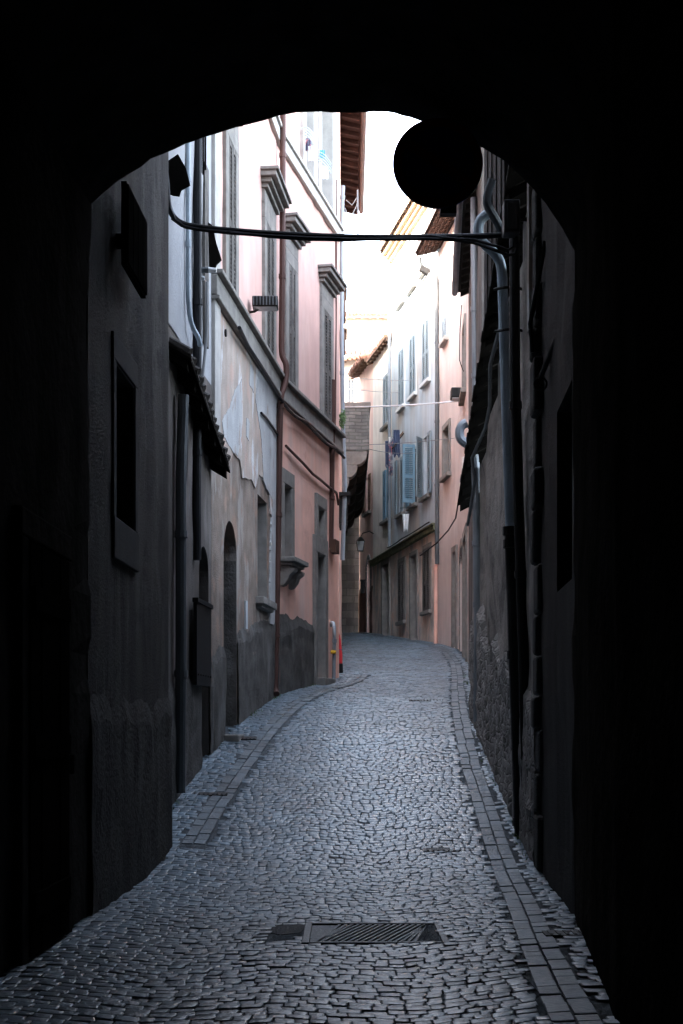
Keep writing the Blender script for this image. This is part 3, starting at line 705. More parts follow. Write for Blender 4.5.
# pale corner strip where the house begins
m=MB(); m.fbox(F1,.0,.36,-.05,.05,5.0,14.2); m.build('corner_strip',stone_l,hs,bevel=.01)
def patch_poly(F,px,mat,o=.012,name='plaster_patch',parent=None):
    pts=[]
    for a,b_ in zip(px,px[1:]+px[:1]):
        n=max(1,int(math.hypot(a[0]-b_[0],a[1]-b_[1])/2.5))
        for k in range(n):
            x,y=a[0]+(b_[0]-a[0])*k/n+random.uniform(-.15,.15),a[1]+(b_[1]-a[1])*k/n+random.uniform(-1.5,1.5)
            pts.append(F.W(F.u(x),o,F.z(x,y)))
    m=MB(); i=0; m.prism(pts,F.W(0,-.03,0)-F.W(0,0,0)); return m.build(name,mat,parent,norm=True)
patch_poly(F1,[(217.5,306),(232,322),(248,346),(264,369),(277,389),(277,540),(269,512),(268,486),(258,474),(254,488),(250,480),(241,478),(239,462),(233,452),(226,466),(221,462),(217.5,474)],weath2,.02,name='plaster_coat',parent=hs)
patch_poly(F1,[(257,368),(268,374),(276.5,386),(276.5,470),(276.5,560),(276.5,628),(268.5,624),(269,560),(271,500),(265,488),(262,480),(260,440),(254,400)],greypl,.026,parent=hs)
patch_poly(F1,[(240,380),(240,436),(236,456),(230,450),(222,436),(220,420),(228,407),(233,390)],greypl,.026,parent=hs)
patch_poly(F1,[(249,300+60),(252,372),(252,392),(248,384)],greypl,.026,parent=hs)
patch_poly(F1,[(245,418),(248,422),(247,440),(244.5,436)],greypl,.026,parent=hs)
roof(F1,hs,.0,F1.L,14.25,.55,umat=wood_red,z1=14.25); roof(F2,hs,.0,F2.L,14.25,.55,umat=wood_red)
# pipes and cables of the pink house
Yd=22.9
pipe('downpipe',[P(283,95,23.0),P(282.5,250,23.0),P(281.5,352,23.0),P(283,358,23.0),P(286.5,364,23.0),P(286.5,376,23.0),P(284,388,22.95),P(280.5,396,22.9),P(279,480,22.9),P(277,600,22.8),P(275.3,690,22.7),P(276.5,694,22.6)],.05,copper,'long brown downpipe bending round the stone ledge between grey and pink plaster',collars=(.1,.3,.52,.7,.9))
pipe('downpipe',[P(332.2,380,27.0),P(331.8,450,27.0),P(330.5,548,27.0)],.06,copper,'thick brown pipe ending above the pink wall foot, beside the small window',collars=(.3,.7))
m=MB(); Fq=F2; uq=F2.u(330.5); m.fbox(F2,uq-.15,uq+.2,.02,.13,F2.z(330,553),F2.z(330,540)); solo(m,'meter_box',rust,'rusty meter box under the thick brown pipe on the pink house','meter box')
pipe('downpipe',[P(336,180,27.5),P(335.5,300,27.5),P(334.5,430,27.5)],.03,copper,'thin brown pipe at the far corner of the pink house, above the ledge')
def wire(name,pts,r,mat,label,cat='cable',group=None):
    m=MB(); m.tube(pts,r,6); return solo(m,name,mat,label,cat,group)
zc=ZL0-.12
wire('wall_cable',jit([F1.W(F1.u(x),.13,ZL0-.13-.01*k) for k,x in enumerate((228,240,252,262,270,276.5))]+[F2.W(u_,.13,ZL0-.15-.03*math.sin(u_*3)) for u_ in (.2,.6,1.0,1.5,2.0,2.6,3.2,3.8,4.5)],.012),.028,cable,'bundle of cables slung under the stone ledge of the pink house')
wire('wall_cable',[F2.W(F2.u(x),.05,F2.z(x,y)) for x,y in ((283,446),(290,453),(300,463),(310,474),(318,480),(326,487),(334,493),(336,505))],.025,copper,'brown pipe-like cable slanting across the pink ground floor')
wire('wall_cable',[F1.W(F1.u(x),.05,F1.z(x,y)) for x,y in ((258,413),(263,418),(270,428),(276,437))],.02,cable,'short black cable crossing the pale plaster patch to the brown downpipe')
wire('wall_cable',[F1.W(F1.u(242.5),.05,F1.z(242.5,y)) for y in (601,612,629)],.028,zinc_w,'short pale conduit upright on the grimy wall beside the arched door')
m=MB(); c=F1.W(F1.u(250),.03,F1.z(250,335)); m.tube([F1.W(F1.u(223.5),.0,F1.z(223.5,333)),F1.W(F1.u(223.5),.04,F1.z(223.5,333))],.05,8); solo(m,'wall_vent',black,'small black vent hole below the ledge on the peeling wall','vent')
# floodlight
t=thing('floodlight','dark box floodlight on an arm in front of the pink upper wall','floodlight',P(265,310,20.6))
m=MB(); q=[P(252.5,298,20.4),P(277.5,296.5,20.4)]
hh=.085
a,b_=P(252.5,303.5,20.4),P(278.5,303,20.5)
m.box(a.x,b_.x,20.3,20.55,a.z-.065,a.z+.085); m.build('housing',iron,t,bevel=.015)
m=MB()
for k in range(8): 
    x=a.x+(b_.x-a.x)*(k+.5)/8; m.box(x-.006,x+.006,20.27,20.299,a.z-.05,a.z+.07)
m.build('fins',zinc_d,t)
m=MB(); m.box(a.x+.02,b_.x-.02,20.32,20.53,a.z-.075,a.z-.0655); m.build('glass',lampg,t)
m=MB(); m.tube([Vector((xl(20.5)-.02,20.5,a.z-.10)),Vector((a.x+.03,20.45,a.z-.10)),Vector((a.x+.10,20.45,a.z-.05))],.018,8); m.build('arm',iron,t)
# gas riser and red post
t=thing('gas_riser','white hooked gas pipe with a yellow valve at the foot of the pink house','pipe',P(333.5,681,26.9))
m=MB(); m.tube([P(330.6,626,27.05),P(331.8,622.5,27.0),P(333.2,623,26.95),P(334.2,627,26.9),P(334.4,640,26.9)],.034,10); m.build('pipe',zinc_w,t,smooth=True)
m=MB(); m.tube([P(334.4,640,26.9),P(334,660,26.9),P(333.6,684,26.85)],.037,10); m.build('lower_pipe',zinc,t)
m=MB(); q=P(333.3,652,26.86); m.tube([q+Vector((-.05,0,0)),q+Vector((.05,0,0))],.035,8); m.tube([q+Vector((0,-.08,.0)),q],.02,8); m.build('valve',yellow,t)
m=MB(); q=P(334.4,641,26.9); m.tube([q-Vector((0,0,.03)),q+Vector((0,0,.03))],.048,10); m.build('coupling',zinc,t)
t=thing('red_post','leaning red post with a black foot behind the white gas pipe','post',P(340,671,28.0))
m=MB(); m.tube([P(336.8,631,28.1),P(338.2,640,28.1),P(339.5,655,28.05),P(340.3,664,28.0)],[.035,.055,.06,.045],10); m.build('body',red,t)
m=MB(); m.tube([P(340.3,664,28.0),P(340.6,673,28.0)],[.05,.055],10); m.build('foot',black,t)
m=MB(); q=P(339.0,650,28.07); m.tube([q-Vector((0,0,.012)),q+Vector((0,0,.012))],.063,10); m.build('strap',cl_navy,t)
# drying racks with laundry at the loggia
for k,(x0,y0,x1) in enumerate(((305,127,316),(318,152,331))):
    t=thing('drying_rack',('nearer' if k==0 else 'farther')+' curved drying rack outside the pale top floor windows of the pink house','drying rack',P(x0,y0,26.2),'drying racks on the pink house')
    for e in range(4):
        zz=-e*.10; pts=[]
        for s_ in range(7):
            f=s_/6; q=P(x0+(x1-x0)*f,y0+4*e,24.6+k*1.3+.0*e); q.z+=-.22*f*f; q.x+=.0; pts.append(q+Vector((0,-.15*e,zz*.4)))
        m=MB(); m.tube(pts,.011,6); m.build('rail',zinc_b,t)
    q=P(x0+1,y0,24.6+k*1.3); m=MB(); m.tube([q+Vector((0,0,.0)),Vector((xl(q.y)-.05,q.y,q.z-.05))],.012,6); m.build('bracket',zinc_b,t)
for k,(x,y,mat,w_,h_,lb) in enumerate(((308.5,138,cl_print,.10,.22,'small printed cloth pegged on the nearer drying rack'),(312,146,cl_white,.13,.26,'white cloth pegged on the nearer drying rack'),(322,150,cl_teal,.10,.16,'teal cloth pegged on the farther drying rack'),(325,166,cl_white,.12,.24,'white cloth pegged on the farther drying rack'))):
    m=MB(); q=P(x,y,24.6+(k//2)*1.3)
    n=8; i0=len(m.v)
    for r_ in range(5):
        for c_ in range(n+1):
            for o_ in (0,): m.v.append(q+Vector((w_*(c_/n-.5),.02*math.sin(c_*1.7+k)*(.3+r_/4),-h_*r_/4)))
    for r_ in range(4):
        for c_ in range(n): a=i0+r_*(n+1)+c_; m.f.append((a,a+1,a+n+2,a+n+1))
    o=solo(m,'laundry',mat,lb,'laundry','laundry on the drying racks'); sm=o.modifiers.new('sol','SOLIDIFY'); sm.thickness=.006

# far left house with the red boarded eave
F=Fac((-.05,27.804),(0.0,41),'L')
hs=thing('left_far_house','tall house past the pink one, seen edge-on under a deep red boarded eave','house',base(F))
wall(F,.004,F.L,1.5,14.9,[],seed=8).build('wall',peach,hs)
roof(F,hs,2.6,9.3,14.75,.46,umat=wood_red,gut=copper,pitch=.22)
for zy,h_ in ((295,24),(335,16)):
    q=P(341.5,zy,30.5); m=MB(); m.box(-.03,.09,30.2,30.9,q.z-h_/46.6,q.z); m.box(-.03,.12,30.15,30.95,q.z+.002,q.z+.06); m.build('bracket',wood_br,hs,bevel=.02)
m=MB()
q=P(335,497,29.0); m.box(-.06,.12,28.6,29.6,q.z-.6,q.z-.05); m.box(-.06,.18,28.5,29.7,q.z-.048,q.z+.02); m.build('door_hood',iron,hs)
pipe('downpipe',[P(343,186,28.6),P(342.3,200,28.6),P(341.8,260,28.6),P(342,350,28.6),P(343,430,28.6),P(345,478,28.6),P(344.5,500,28.6),P(342.4,560,28.6)],.045,zinc,'pale grey downpipe swinging out at the corner past the pink house',collars=(.03,.5,.8))
m=MB(); m.tube([P(346,200,33),P(352,205,33),P(358,196,33)],.012,6); m.tube([P(345,208,33),P(348,216,33),P(351,217,33),P(356,207,33),P(358,200,33)],.012,6); m.tube([P(344,227,33),P(359,226,33)],.012,6); m.tube([P(357.5,190,33),P(358,240,33)],.02,6)
solo(m,'aerial',zinc,'thin bent aerial wires under the red boarded eave','aerial')

# house with the corbelled bay
F=Fac((0.0,41.004),(-.3,53),'L')
hs=thing('bay_house','old stone house whose coursed stone bay juts over the street on scalloped corbels','house',base(F))
wall(F,.004,F.L,2.5,15.2,[],seed=9).build('wall',rubble,hs)
XO=.80; zb,zt2=9.25,10.5
m=MB(); m.box(-.2,XO,40.9,51.5,zb,zt2); m.build('bay',brickst,hs,bevel=.02)
m=MB(); m.box(-.2,XO+.04,40.84,51.6,zt2+.002,zt2+.14); m.build('coping',stone,hs,bevel=.02)
for yc in [40.92+k*1.7 for k in range(7)]:
    for lo,(x1,za,zb_) in enumerate(((XO-.06,zb-.40,zb-.003),(XO-.34,zb-.78,zb-.403),(XO-.58,zb-1.12,zb-.783))):
        m=MB(); ring=[Vector((-.2,yc,zb_)),Vector((x1,yc,zb_))]
        R=zb_-za
        for k in range(7):
            th=k/6*PI/2; ring.append(Vector((x1-R*.75*(1-math.cos(th)),yc,zb_-.06-(R-.06)*math.sin(th))))
        ring.append(Vector((-.2,yc,za))); m.prism(ring,(0,.42,0)); m.build('corbel',stone if yc<41.5 else wood_dk,hs,bevel=.015)
m=MB(); 
for k in range(20): m.box(-.2,XO-.03,41.4+k*.5,41.4+k*.5+.46,zb-.06,zb-.004)
m.build('bay_floor',wood_dk,hs)
def leaves(name,c,rad,n,sz,label,cat,drop=0):
    m=MB()
    for k in range(n):
        while True:
            d=Vector((random.uniform(-1,1),random.uniform(-1,1),random.uniform(-1,1)))
            if d.length<1: break
        p=c+Vector((d.x*rad[0],d.y*rad[1],d.z*rad[2]))*(.75+.35*noise.noise(d*2))
        a=Vector((random.gauss(0,1),random.gauss(0,1),random.gauss(0,1))).normalized(); b_=a.orthogonal().normalized(); s_=sz*random.uniform(.6,1.2)
        i=len(m.v); m.v+=[p-a*s_,p+b_*s_*.5,p+a*s_,p-b_*s_*.5]; m.f.append((i,i+1,i+2,i+3))
    return solo(m,name,leafm,label,cat,norm=False)
leaves('hanging_plant',P(342.5,419,28.1),(.085,.1,.26),200,.036,'green plant sprouting at the far end of the pink house ledge','plant')
leaves('wall_plant',P(465.5,222,29.2),(.05,.2,.32),90,.05,'green weed growing by the eave right of the round sign','plant')

# end of the street
F=Fac((.80,53.3),(-3,53.3),'R')
hs=thing('end_house','grey ashlar house closing the street beneath the stone bay','house',base(F))
wall(F,0,F.L,3,11.2,[],seed=10).build('wall',endst,hs)
F=Fac((2.4,60),(-2.5,60),'R'); r=F.rect(347.5,354.5,378,405)
hs=thing('far_cream_house','sunlit cream house with a ragged tiled eave rising beyond the stone bay','house',base(F))
wall(F,0,F.L,4,17.0,[r],seed=11).build('wall',farcream,hs); window(F,hs,r,sash=white_p,surround=peach,sw=.12)
roof(F,hs,0,F.L,16.95,.55,umat=wood_br,z1=16.2,rag=.12)
F=Fac((4.5,76),(-4,76),'R')
hs=thing('hilltop_house','pale tall house with a wide tiled roof, farthest up the hill','house',base(F))
wall(F,0,F.L,5,23.2,[],seed=12).build('wall',farcream,hs); roof(F,hs,0,F.L,23.1,.5,D=7,umat=peach)

# ------------------------------------------------------------------ right side, from far to near
FB=Fac((2.77,41.004),(1.674,47.3),'R'); FC=Fac((1.674,47.304),(1.117,50.5),'R'); FP=Fac((1.117,50.504),(.66,53.1),'R')
# pink far house
F=FP; r=F.rect(366,370.3,479,514); dr=F.rect(367,370.6,560,633); dr[2]=g(F.y(dr[0]))+.05
hs=thing('peach_house','narrow peach house at the far bend with brown shutters and a lantern','house',base(F))
wall(F,.003,F.L,3,14.4,[r,(*dr,.4)],seed=20).build('wall',peach,hs)
window(F,hs,r,sash=wood_br,surround=None,shut=('l','r'),shut_mat=wood_br); door(F,hs,dr,mat=wood_dk,surround=stone,arch=.4,step=False)
plinth(F,hs,.003,F.L,1.7,1.7,mat=M('brown dado',(.16,.09,.07),var=.3,streak=.3),ops=[dr])
roof(F,hs,0,F.L,14.35,.35,umat=wood_br)
t=thing('street_lantern','small black street lantern on a bracket arm at the far bend','lantern',P(360.5,552,50.0))
q=P(360.5,545,50.0)
m=MB(); m.hexa([q+Vector((a*.09,b_*.09,-.2)) for a,b_ in ((-1,-1),(1,-1),(1,1),(-1,1))]+[q+Vector((a*.14,b_*.14,.12)) for a,b_ in ((-1,-1),(1,-1),(1,1),(-1,1))]); m.build('lamp_glass',lampg,t)
m=MB(); m.hexa([q+Vector((a*.16,b_*.16,.121)) for a,b_ in ((-1,-1),(1,-1),(1,1),(-1,1))]+[q+Vector((a*.04,b_*.04,.28)) for a,b_ in ((-1,-1),(1,-1),(1,1),(-1,1))]); 
for a,b_ in ((-1,-1),(1,-1),(1,1),(-1,1)): m.tube([q+Vector((a*.092,b_*.092,-.2)),q+Vector((a*.142,b_*.142,.12))],.012,6)
m.box(q.x-.1,q.x+.1,q.y-.1,q.y+.1,q.z-.23,q.z-.201); m.build('lantern_frame',iron,t)
m=MB(); m.tube([q+Vector((0,0,.27)),q+Vector((.08,.05,.42)),q+Vector((.3,.15,.5)),Vector((xr(50.4)+.02,50.4,q.z+.45))],.018,8); m.build('arm',iron,t)
m=MB(); q=P(361.5,585,52.0); m.box(q.x-.03,q.x+.2,51.9,52.2,q.z-.3,q.z+.15); m.box(q.x-.05,q.x+.22,51.88,52.22,q.z+.152,q.z+.19); solo(m,'letter_box',iron,'dark grey box on the wall below the street lantern','box')

# cream house
F=FC; c1=F.rect(384,389.2,472,522); c2=F.rect(384.2,389.3,378,428); dr=F.rect(383.3,389.5,566,634); dr[2]=g(F.y(dr[0]))+.03
ZB=7.15
hs=thing('cream_house','narrow cream house with a low dark eave, left of the pale blue house','house',base(F))
wall(F,.003,F.L,3,ZB-.05,[dr],seed=21,depth=.3).build('ground_floor_wall',bluelow,hs); wall(F,.003,F.L,ZB-.045,14.3,[c1,c2],seed=22).build('upper_wall',creampl,hs)
window(F,hs,c1,sash=white_p,surround=None,shut=('cr','l'),shut_mat=blue_sh); window(F,hs,c2,sash=white_p,surround=None,shut=('cl','cr'),shut_mat=grey_sh)
door(F,hs,dr,mat=wood_dk,surround=stone,depth=.3); roof(F,hs,0,F.L,14.22,.24,umat=wood_br,tin=-.03)
m=MB(); m.fbox(F,.05,F.L-.6,-2.5,-.6,14.3,16.1); m.build('attic',creampl,hs)
# pale blue house
F=FB
rows=[F.rect(399.4,404.2,258,309),F.rect(410,415.4,240,294),F.rect(422.5,429,216,270)]
row2=[F.rect(399.6,404.6,353,410),F.rect(410.8,416.3,339,396),F.rect(423.4,429.8,323,386)]
row3=[F.rect(399.2,403.6,464,517),F.rect(411.2,416.8,449,506),F.rect(423.6,429.8,435,497)]
for row in (rows,row2,row3):
    a=sum(w_[2] for w_ in row)/3; b_=sum(w_[3] for w_ in row)/3
    for w_ in row: w_[2]=a; w_[3]=b_
lw=[F.rect(399.4,404.8,566,622),F.rect(424.2,430.6,547,612)]; ld=F.rect(410.8,416.8,557,636); ld[2]=g(F.y(ld[0]))+.04
lw[0][3]=lw[1][3]=(lw[0][3]+lw[1][3])/2
hs=thing('blue_house','tall pale blue house with rows of shuttered windows above a mossy ledge','house',base(F))
wall(F,.003,F.L,2.8,ZB-.05,lw+[ld],seed=23,depth=.32,disp=.025).build('ground_floor_wall',bluelow,hs)
wall(F,.003,F.L,ZB-.045,17.0,rows+row2+row3,seed=24,depth=.2).build('upper_wall',bluepl,hs)
for w_ in rows: window(F,hs,w_,sash=white_p,surround=None,depth=.2,shut=('cl','cr'),shut_mat=grey_sh)
for w_ in row2: window(F,hs,w_,sash=white_p,surround=white_p,sw=.09,sp=.03,depth=.2,shut=('cl','cr'),shut_mat=grey_sh)
window(F,hs,row3[0],sash=white_p,surround=None,depth=.2,shut=('cl','r'),shut_mat=grey_sh)
w3=window(F,hs,row3[1],sash=wood_dk,surround=None,depth=.2,shut=(('ol',PI/2*.97),'r'),shut_mat=blue_sh)
window(F,hs,row3[2],sash=wood_dk,surround=None,depth=.2,shut=('l',('or',PI*.8)),shut_mat=grey_sh)
for w_ in lw: window(F,hs,w_,sash=wood_gr,surround=stone,sw=.13,sp=.03,depth=.32,sill=True,shut=('cl','cr'),shut_mat=wood_gr)
door(F,hs,ld,mat=doorgr,surround=stone,sw=.13,sp=.03,depth=.32)
for F_,p_ in ((FB,hs),(FC,bpy.data.objects['cream_house'])):
    m=MB(); m.fbox(F_,-.0,F_.L,-.1,.12,ZB-.16,ZB-.02); m.fbox(F_,0,F_.L,-.1,.17,ZB-.018,ZB+.04); m.build('ledge',moss,p_,bevel=.015)
m=MB()
for k,(o_,z_,h_) in enumerate(((.12,16.72,.1),(.22,16.82,.1),(.34,16.92,.14))): m.fbox(F,-.02,F.L+.02,-.1,o_,z_,z_+h_-.002)
m.build('cornice',M('ochre cornice',(.36,.25,.16),var=.15,streak=.15),hs,bevel=.015)
roof(F,hs,-.02,F.L+.02,17.1,.42,umat=wood_br,gut=creampl)
pipe('downpipe',[F.W(F.L-.03,.09,z_) for z_ in (16.9,12,7.3)],.05,zinc,'grey downpipe where the pale blue house meets the cream house',collars=(.3,.7))
# laundry on a rod, white rag
t=thing('laundry_rod','wooden laundry rod angled out from the pale blue wall','rod',P(398,436,46.0))
m=MB(); e0=P(392,447,45.0); e1=F.W(F.u(403),-.01,F.z(403,432)); m.tube([e0,e1],.035,6); m.build('rod',wood_br,t); m=MB(); m.tube([e0+Vector((0,-.2,-.1)),e1+Vector((0,-.25,-.1))],.02,6); m.build('stay',wood_dk,t)
def cloth(name,x0,x1,y0,y1,Y,mat,label,group=None,cat='laundry',taper=.1,seed=0):
    m=MB(); n=10; R=9; i0=0
    for r_ in range(R+1):
        for c_ in range(n+1):
            f=c_/n-.5; f*= 1-taper*r_/R; q=P((x0+x1)/2+(x1-x0)*f,y0+(y1-y0)*r_/R+2.0*math.sin(c_*1.3+seed)*(r_/R),Y); q.y+=.05*math.sin(c_*1.9+seed)*(.4+.6*r_/R); m.v.append(q)
    for r_ in range(R):
        for c_ in range(n): a=r_*(n+1)+c_; m.f.append((a,a+1,a+n+2,a+n+1))
    o=solo(m,name,mat,label,cat,group); s_=o.modifiers.new('sol','SOLIDIFY'); s_.thickness=.012; return o
cloth('laundry',385.5,389.5,441,466,45.0,cl_navy,'narrow dark blue towel hanging left of the printed cloth','laundry on the rod')
cloth('laundry',388.5,393,437,474,44.9,cl_print,'printed red and grey cloth hanging from the laundry rod','laundry on the rod',seed=2)
cloth('laundry',393.5,399.5,430,456,45.0,cl_navy,'navy shirt hanging nearest the pale blue wall on the laundry rod','laundry on the rod',taper=-.3,seed=4)
cloth('laundry',402.5,409,514,530,43.6,cl_white,'white rag hanging below the open blue shutter','laundry',taper=.35,seed=1)
m=MB(); m.tube([P(400,508,43.6),P(418,507,43.6)],.012,6); m.tube([P(418,507,43.6),Vector((xr(43.6)+.05,43.6,P(418,507,43.6).z))],.012,6); solo(m,'washing_line',cable,'thin washing line under the open blue shutter','line')
m=MB(); m.tube(jit([FB.W(u_,.19,ZB+.08+.02*math.sin(u_*2)) for u_ in [.2+.5*k for k in range(13)]],.01),.02,6); solo(m,'wall_cable',cable,'black cable lying along the mossy ledge of the pale blue house','cable')

# right pink house with the tiled eave
F=Fac((3.31,36.0),(2.77,41.0),'R')
v1=F.rect(443.6,447.8,294,343); v2=F.rect(444.4,450,431,478); d1=F.rect(453.8,456.6,553,642); d1[2]=g(F.y(d1[0]))+.05
hs=thing('dusty_pink_house','dusty pink house with a terracotta tiled eave, right of the pale blue house','house',base(F))
wall(F,.0,F.L-.003,2.8,14.95,[v1,v2,d1],seed=30,depth=.2).build('wall',pinkr,hs)
window(F,hs,v1,sash=white_p,surround=stone_l,sw=.1,depth=.2,shut=('cl','cr'),shut_mat=grey_sh); window(F,hs,v2,sash=wood_gr,surround=stone,sw=.15,depth=.2)
door(F,hs,d1,mat=wood_dk,surround=stone,depth=.2,step=False)
roof(F,hs,.2,F.L+.02,14.92,.66,tmat=tile,umat=tile_br,gut=zinc_w,pitch=.25,rafters=False)
m=MB()   # undersides of the tiles show as rows
for k in range(24):
    u=.25+(F.L-.3)*k/23; m.tube([F.W(u,.62,14.92+.25*.04-.03),F.W(u,.02,14.92+.25*.64-.03)],.06,8)
for k in range(5):
    o_=.58-.13*k; m.tube([F.W(.25,o_,14.92+.25*(.66-o_)-.075),F.W(F.L,o_,14.92+.25*(.66-o_)-.075)],.022,6)
m.build('tile_rows',tile_br,[c for c in hs.children if c.name.startswith('roof')][0])
m=MB(); m.fbox(F,F.L-.13,F.L-.02,.02,.12,g(41)-.1,F.z(437,565)); m.build('pipe_casing',pink,hs,bevel=.02)
pipe('downpipe',[P(419.5,258,40.9),P(420,265,40.9),P(424,268,40.9),P(434,272.5,40.8),P(436.8,277,40.75),P(437,420,40.75),P(437,564,40.75)],.06,zinc_d,'dull dark downpipe between the pale blue and the dusty pink house',collars=(.3,.55,.75,.9))
t=thing('floodlight','small dark floodlight tilted under the tiled eave','floodlight',P(424,270,40.3))
m=MB(); q=P(424.5,271,40.3); m.hexa([q+Vector(v) for v in ((-.16,-.1,.02),(.08,-.1,-.12),(.08,.1,-.12),(-.16,.1,.02),(-.08,-.1,.14),(.16,-.1,.0),(.16,.1,.0),(-.08,.1,.14))]); m.build('housing',iron,t)
m=MB(); m.tube([q,q+Vector((.1,.1,.1)),P(430,272,40.7)],.02,6); m.build('arm',iron,t)
m=MB(); q0=P(423,281,40.3); m.tube([P(429,272,40.6),q0],.025,6); solo(m,'bracket_rod',wood_gr,'short pale rod hanging below the small tilted floodlight','rod')
# house with two doors
F=Fac((2.72,29.0),(3.10,37.6),'R')
e1=F.rect(460,463,552,655); e2=F.rect(464.5,467.3,542,655); up=F.rect(464,466,335,400)
for d_ in (e1,e2): d_[2]=g(F.y(d_[0]))+.05
hs=thing('two_door_house','dusty pink house front with two narrow dark doorways at the right bend','house',base(F))
wall(F,.0,F.L,1.5,14.2,[(*e1,.3),e2,up],seed=31).build('wall',pinkr,hs)
door(F,hs,e1,mat=wood_dk,surround=stone,sw=.22,arch=.3,step=False); door(F,hs,e2,mat=wood_dk,surround=stone,sw=.22,step=False); window(F,hs,up,sash=wood_gr,surround=stone,sw=.16)
roof(F,hs,0,F.L,15.6,.3,umat=wood_dk)
t=thing('box_lamp','grey box lamp sticking out of the dusty pink wall beside the dark eave','wall lamp',P(458,393,35.0))
a=P(451,393,34.6); b_=P(463.5,393,34.8)
m=MB(); m.box(a.x,b_.x,34.5,34.9,a.z-.12,a.z+.12); m.build('housing',iron,t,bevel=.02); m=MB(); m.box(a.x+.03,b_.x-.03,34.53,34.87,a.z-.14,a.z-.121); m.build('glass',lampg,t)
m=MB(); m.tube([b_+Vector((-.03,0,0)),Vector((xr(35)+.05,35,b_.z+.02))],.03,6); m.build('arm',iron,t)
wire('wall_cable',[P(461.5,305,34.0),P(460,330,34.0),P(459.5,360,34),P(462,368,34),P(464,372,34.0)],.012,cable,'thin cable looping down the dusty pink wall above the box lamp')
wire('wall_cable',jit([P(420,556,41.5),P(437,543,40.2),P(448,530,38.6),P(456,518,37.2),P(459,500,36.2),P(462,490,35.5)],.01),.02,cable,'slack black cable climbing from the mossy ledge to the dark eave')
m=MB(); q=P(464,470,33.0); m.tube([q,q+Vector((0,0,.3))],.05,8); m.tube([q+Vector((0,0,.3)),q+Vector((.3,0,.35))],.02,6); solo(m,'cable_insulator',whitem,'white cable insulator on the wall beside the dark low eave','insulator')
# house behind the low eave
F=Fac((2.0,20.3),(2.5,28.0),'R')
hs=thing('shadowed_house','taller shadowed house behind the low eave, with a pale downpipe','house',base(F))
wall(F,.0,F.L,.5,9.9,[],seed=32).build('wall',dirtpl,hs); roof(F,hs,0,F.L,9.85,.20,umat=wood_dk,tmat=tile_dk,pitch=.4,gut=zinc)
pipe('downpipe',[P(474,198,22.5),P(474,240,22.5),P(475,330,22.5),P(475.5,400,22.5),P(475.5,420,22.5)],.055,zinc,'pale upright downpipe on the shadowed house, left of the bent elbow pipes',collars=(.5,.8))
# low house with the sagging dark eave
F=Fac((1.75,12.604),(1.86,20.2),'R'); FR=F
hs=thing('low_house','low crumbling stone house under a long dark sagging eave','house',base(F))
m=MB(); n=6
for k in range(n):
    a,b_=F.L*k/n,F.L*(k+1)/n; zt=6.55+(4.42-6.55)*(k+1)/n
    mm=wall(F,a+.001,b_,-.3,zt,[],seed=33,disp=.05,step=.25); o_=len(m.v); m.v+=mm.v; m.f+=[tuple(i+o_ for i in f) for f in mm.f]
m.build('wall',rubble_pl,hs)
m=MB(); nU,nZ=60,14; 
for i in range(nU+1):
    for j in range(nZ+1):
        u=F.L*i/nU; top=1.5+.5*noise.noise((u*.9,3,1))+.2*noise.noise((u*4,3,1)); z=g(F.y(u))-.3+(top+.3)*j/nZ
        m.v.append(F.W(u,.045+.03*noise.noise((u*3.5,z*4.5,7))+.02*noise.noise((u*8,z*9,2)) if 0<j<nZ else -.03,z))
for i in range(nU):
    for j in range(nZ): a=i*(nZ+1)+j; m.f.append((a,a+nZ+1,a+nZ+2,a+1))
m.build('rubble_base',rubble,hs)
rf=roof(F,hs,0.02,F.L+.1,6.62,.21,z1=4.45,tmat=tile_dk,umat=clothb,pitch=.5,D=5,rag=-.05,tin=-.06,pl=46)
m=MB(); m.fbox(F,.25,.40,-.02,.06,4.9,6.6); m.build('plaster_strip',weath2,hs)
wire('wall_cable',jit([F.W(u_,.12,6.1-.27*u_*1.02-.05) for u_ in (1.6,2.3,3,3.7,4.4,5.1,5.8,6.5,7.2)],.03),.022,cable_g,'grey cable hanging along the wall just under the dark sagging eave')
m=MB(); x1=1.60
for k in range(9):
    ya=13.98+k*.22; xx=x1-.012*(k%2)
    m.box(xx,2.2,ya,ya+.212,6.66-.2836*(ya-12.6),9.6)
for k in range(4): m.box(x1+.05+.17*k,x1+.05+.17*k+.162,13.955-.006*(k%2),13.979,6.25,9.6)
m.build('timber_loft',clothb2,hs)
# its pipes
t=thing('downpipe','tall blue grey downpipe with a black iron lower half in front of the crumbling wall','downpipe',P(521,840,13.85))
m=MB(); m.tube(soften([P(490,213,13.9),P(484,216,13.9),P(478.5,223,13.9),P(478,237,13.9),P(484,244,13.9),P(496,254,13.9),P(502,266,13.9),P(503,300,13.9),P(506,400,13.9),P(510.5,528,13.9)]),.05,12); m.build('pipe',zinc_b,t)
m=MB(); m.tube([P(510.5,528,13.9),P(513,600,13.9),P(517,720,13.87),P(521,838,13.85)],.062,12); m.build('iron_pipe',iron,t)
for y_,x_ in ((531,510.6),(544,511.1),(655,515),(822,520.4)):
    q=P(x_,y_,13.89); m=MB(); m.tube([q-Vector((0,0,.04)),q+Vector((0,0,.04))],.078,12); m.build('collar',iron,t)
for y_,x_ in ((290,502.8),(332,504)):
    q=P(x_,y_,13.9); m=MB(); m.tube([q+Vector((-.09,-.02,.0)),q+Vector((0,-.075,.0)),q+Vector((.1,0,.03)),q+Vector((.28,.1,.02))],.014,6); m.build('pipe_clip',iron,t)
pipe('downpipe',[P(492,180,13.7),P(487,195,13.7),P(487,206,13.7),P(495,218,13.7),P(501,230,13.8)],.042,zinc_d,'short bent elbow pipe above the tall blue grey downpipe')
